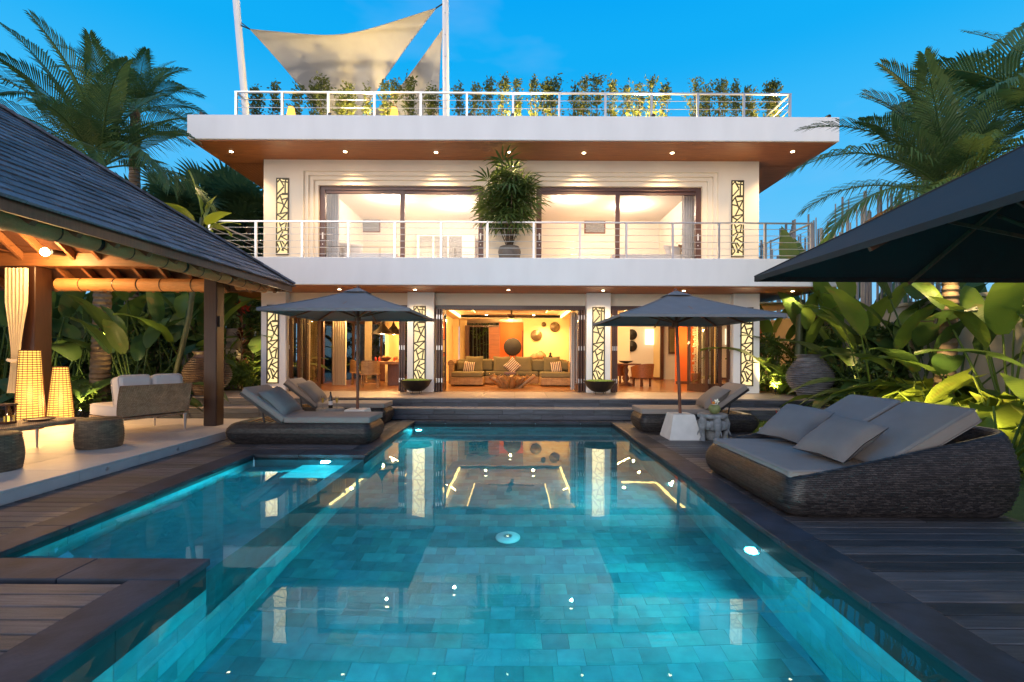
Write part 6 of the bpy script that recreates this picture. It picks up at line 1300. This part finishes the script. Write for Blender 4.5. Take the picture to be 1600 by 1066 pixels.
for i, (x, y, n_, sc, m_, lab) in enumerate((
    (8.15, 14.6, 13, 1.35, B, 'tall broad leaved plant behind the urn leaning over it'), (7.75, 12.9, 11, 1.25, B, 'broad leaved plant right behind the tall ribbed urn'), (8.3, 11.3, 13, 1.35, D_, 'dark broad leaved plant between the urn and the lit palm'),
    (7.7, 10.2, 11, 1.2, B, 'broad leaved plant just left of the lit palm trunk'), (8.25, 9.4, 12, 1.3, D_, 'dark broad leaved plant behind the lit palm trunk'), (8.3, 8.0, 12, 1.3, B, 'broad leaved plant right of the lit palm trunk'),
    (8.2, 7.0, 12, 1.25, D_, 'dark broad leaved plant above the daybed headrest'), (8.0, 6.1, 10, 1.2, B, 'broad leaved plant at the right edge behind the daybed'), (8.35, 16.4, 12, 1.4, D_, 'dark broad leaved plant far back beside the villa corner'))):
    clump(x, y, 0, n_, lab, m_, sc, 30+i, group=GR)
for i, (x, y, n_, sc, m_, lab) in enumerate((
    (8.5, 13.4, 16, 1.5, D_, 'tall dark plant against the wall behind the urn'), (8.55, 12.0, 16, 1.5, B, 'tall bright plant against the wall right of the urn'), (8.5, 10.5, 16, 1.45, D_, 'tall dark plant against the wall left of the lit palm'),
    (8.5, 9.3, 13, 1.4, D_, 'tall dark plant against the wall behind the lit palm'), (8.5, 6.3, 14, 1.35, D_, 'tall dark plant against the wall at the right edge'),
    (8.35, 11.2, 11, 1.1, B, 'bright broad leaved plant in front of the dark one right of the urn'), (7.5, 14.6, 11, 1.2, B, 'broad leaved plant between last pillar and urn'))):
    clump(x, y, 0, n_, lab, m_, sc, 130+i, group=GR, spread=.3)
for i, (x, y, n_, sc, m_, lab) in enumerate(((-8.3, 15.2, 12, 1.3, D_, 'dark plant outside the dining room glazing, nearest'), (-8.4, 17.0, 12, 1.3, D_, 'dark plant outside the dining room glazing, middle'), (-8.3, 19.0, 12, 1.3, B, 'plant outside the dining room glazing, furthest'), (-5.8, 22.0, 12, 1.2, D_, 'dark plant behind the dining room end window'),
    (-12.2, 11.2, 14, 1.3, D_, 'dark plant left of the curtain'), (-11.2, 13.0, 14, 1.5, D_, 'tall dark plant behind the woven lamps'), (-9.2, 15.6, 16, 1.6, D_, 'tall dark plant far behind the near post'), (-10.6, 16.5, 16, 1.7, D_, 'tall dark plant far behind the loveseat'), (-11.6, 11.6, 16, 1.5, D_, 'dark plant filling the gap between the far post and left palm'), (-13.0, 13.2, 16, 1.6, D_, 'dark plant before the stone wall'), (-12.6, 16.0, 16, 1.6, D_, 'tall dark plant near the stone wall'))):
    clump(x, y, 0, n_, lab, m_, sc, 150+i, group='dark plants at the left side of the villa', spread=.35)
for i, (x, y, n_, sc, lab) in enumerate(((7.5, 8.9, 9, 1.45, 'elephant ear plant left of the lit palm trunk'), (7.2, 8.05, 10, 1.4, 'bright elephant ear plant in front of the lit palm trunk'), (6.95, 7.2, 9, 1.2, 'low elephant ear plant right behind the daybed headrest'), (7.3, 7.2, 9, 1.58, 'elephant ear plant right of the lit palm trunk'), (8.1, 9.9, 8, 1.0, 'elephant ear plant beside the terrace end'), (6.2, 6.1, 8, 1.20, 'elephant ear plant at the right edge by the daybed'))):
    clump(x, y, 0, n_, lab, EAR, sc, 60+i, 'elephant_ear', 'plant', 'elephant ear plants in the right bed')
GL = 'broad leaved plants behind the pavilion'
for i, (px, d_, n_, sc, m_, lab) in enumerate(((110, 12.2, 11, 1.3, D_, 'dark broad leaved plant left of the lit palm trunk'), (195, 12.4, 12, 1.35, D_, 'dark broad leaved plant right of the left palm trunk'), (215, 11.2, 12, 1.15, D_, 'arching broad leaved plant behind the loveseat'), (255, 12.8, 12, 1.35, D_, 'dark broad leaved plant between loveseat and near post'), (300, 13.2, 11, 1.3, B, 'broad leaved plant behind the brown urn'), (60, 13.4, 11, 1.3, D_, 'dark broad leaved plant left behind the far post'), (330, 14.2, 11, 1.3, D_, 'dark broad leaved plant behind the near pavilion post'), (160, 14.2, 12, 1.5, D_, 'tall dark plant filling the gap behind the left palm'), (20, 12.0, 9, 1.1, D_, 'dark broad leaved plant at the left edge'))):
    clump((px-VX)*d_/F, d_, 0.2 if d_ > 11.2 else 0, n_, lab, m_, sc, 80+i, group=GL)
clump(-8.55, 11.75, .2, 4, 'bright yellow green banana leaves beside the balcony railing end', Y_, 1, 3, 'banana_plant', 'banana plant')
t = bpy.data.objects['banana_plant']
for o in list(t.children): bpy.data.objects.remove(o)
MB().tube([(-8.45, 11.75, .2), (-7.95, 11.75, 2.4), (-7.62, 11.7, 4.8)], [.07, .06, .045], 9).build('stem', M['stem'], t)
BL = [bigleaf(.35, 1.35, .26, 8, 71, 'leaf_yel', .25), bigleaf(.35, 1.0, .20, 50, 72, 'leaf_yel', .9), bigleaf(.3, .8, .17, 80, 73, 'leaf_yel', 1.2)]
for k, (m_, az_, rx, s_, z) in enumerate(((0, 200, .25, .9, 4.0), (1, 340, 0, .85, 3.75), (1, 20, .3, .75, 3.7), (2, 350, -.3, .9, 3.8), (2, 200, .2, .9, 3.7), (0, 30, -.4, .65, 3.9), (1, 250, .3, .9, 3.8), (2, 310, .1, 1.0, 3.6))): inst(BL[m_], 'leaf', t, (.93, -.04, z+.42), (rx, 0, R(az_)), s_)
# two tall banana leaves on the right, in front of the bamboo screen
t = thing('banana_plant', 'banana plant with two wide upright leaves before the bamboo screen', 'banana plant', (7.6, 12.6, 0))
MB().tube([(7.6, 12.9, 0), (7.7, 12.9, 3.0)], [.12, .08], 9).build('stem', M['stem'], t)
BG = [bigleaf(.4, 1.7, .34, 6, 75, 'leaf_dk', .2), bigleaf(.4, 1.7, .38, 12, 76, 'leaf_big', .4)]
for m_, az_, s_, dx in ((0, 200, 1.0, -.1), (1, 10, 1.05, .3), (1, 300, .8, .1), (0, 100, .9, .2)): inst(BG[m_], 'leaf', t, (dx, .3, 2.9), (0, 0, R(az_)), s_)
# bushes: leaf clouds with an uneven outline
def bush(px, py, d_, w_, h, label, m='leaf_bush', n_=70, size=.10, seed=1, z0=None, group='low bushes in the planting beds'):
    rg = random.Random(seed); q = W(px, py, d_); z0 = q.z if z0 is None else z0; t = thing('bush', label, 'bush', (q.x, d_, z0), 0, group); b = MB()
    for k in range(n_):
        a = rg.uniform(0, 6.28); v = rg.random(); rr = w_/2*math.sqrt(rg.random())*(1-.35*v); 
        leafquads(b, rg, (q.x+rr*math.cos(a), d_+rr*.7*math.sin(a), z0+.08+h*v*(1-.4*(rr/(w_/2))**2)), 16, size, (.07, .07, .06), .35)
    b.build('foliage', M[m], t)
    for k in range(4): a = k*1.57+.4; MB().tube([(q.x, d_, z0-.05), (q.x+w_*.25*math.cos(a), d_+w_*.2*math.sin(a), z0+h*.6)], [.014, .005], 5).build('stem', M['trunk'], t)
for i, (x, y, w_, h, lab) in enumerate(((8.35, 10.9, 1.6, 2.3, 'dark hedge shrub against the right wall left of the palm'), (8.3, 13.0, 1.5, 2.4, 'dark hedge shrub behind the tall urn'),
    (-10.2, 13.2, 2.2, 2.6, 'dark hedge shrub behind the loveseat'), (-12.0, 13.6, 2.4, 2.6, 'dark hedge shrub behind the woven lamps'), (-9.0, 14.8, 2.0, 2.8, 'dark hedge shrub behind the near pavilion post'), (-8.3, 16.2, 1.8, 3.9, 'dark hedge shrub along the left villa side'), (-8.3, 18.6, 2.2, 4.2, 'dark hedge shrub at the back of the left villa side'), (-13.0, 11.6, 1.6, 2.4, 'dark hedge shrub at the left picture edge'), (-5.6, 23.0, 3.2, 4.2, 'dark hedge shrub behind the dining room'))):
    px = VX+x*F/y; bush(px, 0, y, w_, h, lab, 'leaf_dk', 130, .17, 90+i, 0, 'dark hedge shrubs behind the planting')
for i, a in enumerate(((1205, 612, 13.6, 1.0, 1.7, 'tall loose bush right beside the last pillar', 'leaf_bush', 90), (1238, 614, 13.0, 1.1, .6, 'bright low bush left of the tall ribbed urn', 'leaf_ear', 70), (1250, 600, 14.2, 1.2, 1.3, 'dark leafy bush behind the bright low one', 'leaf_bush', 80), (1330, 625, 11.6, 1.3, 1.0, 'rounded bush right of the tall ribbed urn', 'leaf_bush', 110), (1365, 650, 10.4, 1.1, .8, 'dark low bush in front of the rounded one', 'leaf_dk', 80), (1570, 690, 7.0, 1.0, .5, 'bright low bush at the right edge behind the daybed', 'leaf_ear', 60),
     (372, 604, 13.5, 1.1, .55, 'bright low bush between near post and first pillar', 'leaf_ear', 80), (352, 602, 14.0, 1.0, .8, 'leafy bush just right of the near post', 'leaf_bush', 80), (130, 640, 11.2, 1.3, .6, 'low bush behind the woven lamps', 'leaf_bush', 70), (215, 640, 11.3, 1.2, .5, 'low bush behind the loveseat', 'leaf_bush', 70), (1480, 668, 8.3, 1.0, .35, 'low bright ground plant at the foot of the lit palm', 'leaf_ear', 50))):
    bush(*a[:8], seed=40+i, size=.13 if a[6] == 'leaf_ear' else .10, z0=None if i not in (3, 4, 5, 8, 9, 10) else (0 if i not in (8, 9) else .05))
def cordyline(px, py, d_, h, label, m, z0=.4, n_=44, seed=2, flower=False):
    rg = random.Random(seed); x = (px-VX)*d_/F; t = thing('cordyline', label, 'cordyline', (x, d_, z0)); MB().tube([(x, d_, z0), (x, d_, z0+h)], [.03, .018], 7).build('stem', M['trunk'], t)
    b = MB()
    for k in range(n_):
        z = z0+h*(.3+.7*rg.random()); a = rg.uniform(0, 6.28); u = Vector((math.cos(a), math.sin(a), 0)); s_ = Vector((-u.y, u.x, 0))*.04; L_ = rg.uniform(.35, .6); e = rg.uniform(.2, 1.0)
        p0 = Vector((x, d_, z)); p1 = p0+u*L_*.5+Vector((0, 0, L_*.5*e)); p2 = p0+u*L_+Vector((0, 0, L_*(e*.6-.15)))
        b.add([p0-s_*.3, p0+s_*.3, p1-s_, p1+s_, p2], [(0, 1, 3, 2), (2, 3, 4)])
    b.build('strap_leaves', M[m], t)
    if flower: b = MB(); leafquads(b, rg, (x, d_, z0+h+.1), 40, .12, (.06, .06, .06)); b.build('flower_head', M['red'], t)
cordyline(378, 480, 13.9, 2.35, 'tall cordyline with a red flower head left of the first pillar', 'leaf_red', flower=True); cordyline(1246, 560, 13.4, 1.35, 'dark red cordyline left of the tall ribbed urn', 'leaf_red', seed=5); cordyline(1212, 560, 14.5, 1.6, 'green cordyline beside the last pillar', 'leaf_bush', seed=6); cordyline(395, 560, 14.4, 1.3, 'green cordyline close to the first pillar', 'leaf_bush', seed=8)
# carved stone post, walls, bamboo screen, gate
x = (366-VX)*14.4/F; t = thing('stone_post', 'rough stone garden post lit from below left of the first pillar', 'stone post', (x, 14.4, .44)); rg = random.Random(2)
for k in range(9): z = .44+k*.2; w_ = .17+rg.uniform(-.02, .02); MB().rbox(x-w_, x+w_, 14.25, 14.55, z+.003, z+.197, .02).build('stone', M['rock'], t)
light('SPOT', (x+.1, 13.9, .6), 30, WARM, .05, (-.1, .45, 1), 70, .7, name='garden_light')
t = thing('garden_wall', 'plain beige garden wall behind the right planting', 'wall', (8.9, 12, 0)); MB().box(8.82, 9.0, 3, 26, -.04, 2.62).build('wall_face', M['wall_beige'], t); MB().rbox(8.78, 9.04, 3, 26, 2.62, 2.70, .01).build('wall_cap', M['wall_beige'], t)
t = thing('bamboo_screen', 'tall screen of grey bamboo poles along the right boundary', 'fence', (9.1, 15, 0)); rg = random.Random(15)
pm = [MB().tube([(0, 0, 0), (.01, 0, 2.5), (0, 0, 5)], r, 7).mesh('bamboo_pole', M['pole']) for r in (.018, .028, .04)]
y = 10.2
while y < 21: inst(rg.choice(pm), 'bamboo_pole', t, (rg.uniform(-.06, .06), y-15, 0), (rg.uniform(-.012, .012), rg.uniform(-.012, .012), 0), (1, 1, rg.uniform(.98, 1.19))); y += rg.uniform(.07, .16)
t = thing('timber_gate', 'brown timber gate in the side wall behind the urn', 'gate', (8.3, 17, .4))
for k in range(6): MB().rbox(7.3+k*.25, 7.54+k*.25, 17.0, 17.05, .3, 2.5, .006).build('board', M['teak'], t)
t = thing('side_wall', 'pale side wall between the villa and the garden wall', 'wall', (8, 17.4, 0)); MB().box(6.73, 8.8, 17.1, 17.25, 0, 2.9).build('wall_face', M['wall_beige'], t)
t = thing('stone_wall', 'rough stone boundary wall at the left behind the pavilion', 'wall', (-13.6, 14, 0)); MB().box(-13.8, -13.6, 4, 26, -.04, 2.55).build('wall_core', M['rock'], t); MB().box(-13.8, -7, 24.8, 25, -.04, 5.2).build('wall_core', M['rock'], t)
rg = random.Random(6); z = 0
while z < 2.5:
    h = rg.uniform(.22, .34); y = 10.5+rg.uniform(-.3, 0)
    while y < 17: wd = rg.uniform(.3, .6); MB().rbox(-13.62, -13.54+rg.uniform(-.02, .02), y+.012, y+wd-.012, z+.012, min(z+h, 2.56)-.012, .025).build('stone', M['rock'], t); y += wd
    z += h
# garden lamps: small spikes that throw the warm light on the planting
def garden_spot(x, y, z, pw, dr, label, ang=95, col=(1, .68, .26)):
    t = thing('garden_spot', label, 'garden lamp', (x, y, z), 0, 'small garden spot lamps'); dv = Vector(dr).normalized()
    MB().tube([(x, y, z), (x, y, z+.10)], .012, 6).build('spike', M['black'], t); c = Vector((x, y, z+.13)); MB().tube([c-dv*.05, c+dv*.05], .035, 10).build('lamp_head', M['black'], t)
    q = dv.to_track_quat('Z', 'Y').to_matrix(); b = MB().lathe([(.028, 0), (.02, .008)], n=10); b.v = [tuple(c+dv*.051+(q @ Vector(v))) for v in b.v]; b.build('lens', M['bulb'], t)
    light('SPOT', c+dv*.07, pw, col, .04, dv, ang, .7, name='garden_light')
garden_spot(7.25, 8.2, .02, 240, (.28, .3, .9), 'garden spot at the foot of the lit palm on the right', 60)
garden_spot(6.4, 7.9, .02, 50, (.5, .2, .45), 'garden spot under the bright elephant ear leaves', 130); garden_spot(6.2, 6.9, .02, 60, (.6, .2, .5), 'garden spot behind the daybed', 130)
garden_spot(7.75, 10.9, .02, 80, (.25, .3, .9), 'garden spot right of the tall ribbed urn', 110); garden_spot(6.95, 12.75, .46, 60, (.3, .5, .6), 'garden spot beside the last pillar', 120); garden_spot(7.9, 13.6, .25, 120, (0, .5, .9), 'garden spot below the leaves behind the urn', 100)
garden_spot(-9.72, 10.75, .02, 45, (-.05, .35, .95), 'garden spot at the foot of the left palm', 60); garden_spot(-8.9, 10.7, .02, 26, (.2, .5, .7), 'garden spot behind the loveseat', 120); garden_spot(-7.3, 13.75, .45, 40, (.0, .4, .5), 'garden spot left of the first pillar', 120)
garden_spot(-7.75, 11.75, .46, 150, (.03, .0, 1), 'garden spot under the banana leaves', 60); garden_spot(-10.9, 11.2, .02, 40, (-.2, .5, .7), 'garden spot behind the far pavilion post', 110)
for lab, c, dv in (('small spot lamp throwing light down the right palm trunk', W(1462, 502, 8.45), (.02, .35, -1)), ('small spot lamp throwing light down the left palm trunk', W(157, 515, 11.05), (0, .35, -1))):
    t = thing('trunk_lamp', lab, 'garden lamp', c, 0, 'lamps on the palm trunks'); dv = Vector(dv).normalized(); MB().tube([c-dv*.05, c+dv*.04], .03, 8).build('lamp_head', M['black'], t); MB().tube([c, c+Vector((0, .3, .02))], .012, 6).build('bracket', M['black'], t)
    light('SPOT', c+dv*.05, 60, (1, .70, .28), .03, dv, 100, .6, name='trunk_lamp_light')
q = W(1480, 437, 8.6); t = thing('trunk_lamp', 'glowing spot lamp strapped high on the right palm trunk', 'garden lamp', q); MB().tube([q+Vector((-.12, .06, 0)), q+Vector((-.02, 0, .01))], .02, 8).build('bracket', M['black'], t); MB().lathe([(.01, -.04), (.045, 0), (.01, .05)], q, 10).build('bulb', M['bulb_hot'], t); light('POINT', q+Vector((0, -.08, .02)), 30, (1, .7, .28), .05, name='trunk_lamp_light')

t = thing('bamboo_clump', 'green bamboo in the courtyard seen through the open garden door', 'bamboo', (-.95, 23.4, 0)); rg = random.Random(31)
for k in range(16):
    x = -1.9+k*.14+rg.uniform(-.05, .05); y = 23.4+rg.uniform(-.5, .5); MB().tube([(x, y, 0), (x+rg.uniform(-.1, .1), y, 3.4)], .028, 7).build('culm', M['stem'], t)
b = MB()
for k in range(40): leafquads(b, rg, (rg.uniform(-2, .3), 23.2+rg.uniform(-.4, .4), rg.uniform(1.2, 3.2)), 12, .16, (.1, .1, .1), -.6, 4)
b.build('foliage', M['leaf_big'], t)
light('POINT', (-.5, 22.6, .9), 40, (1, .8, .4), .1, name='courtyard_light')
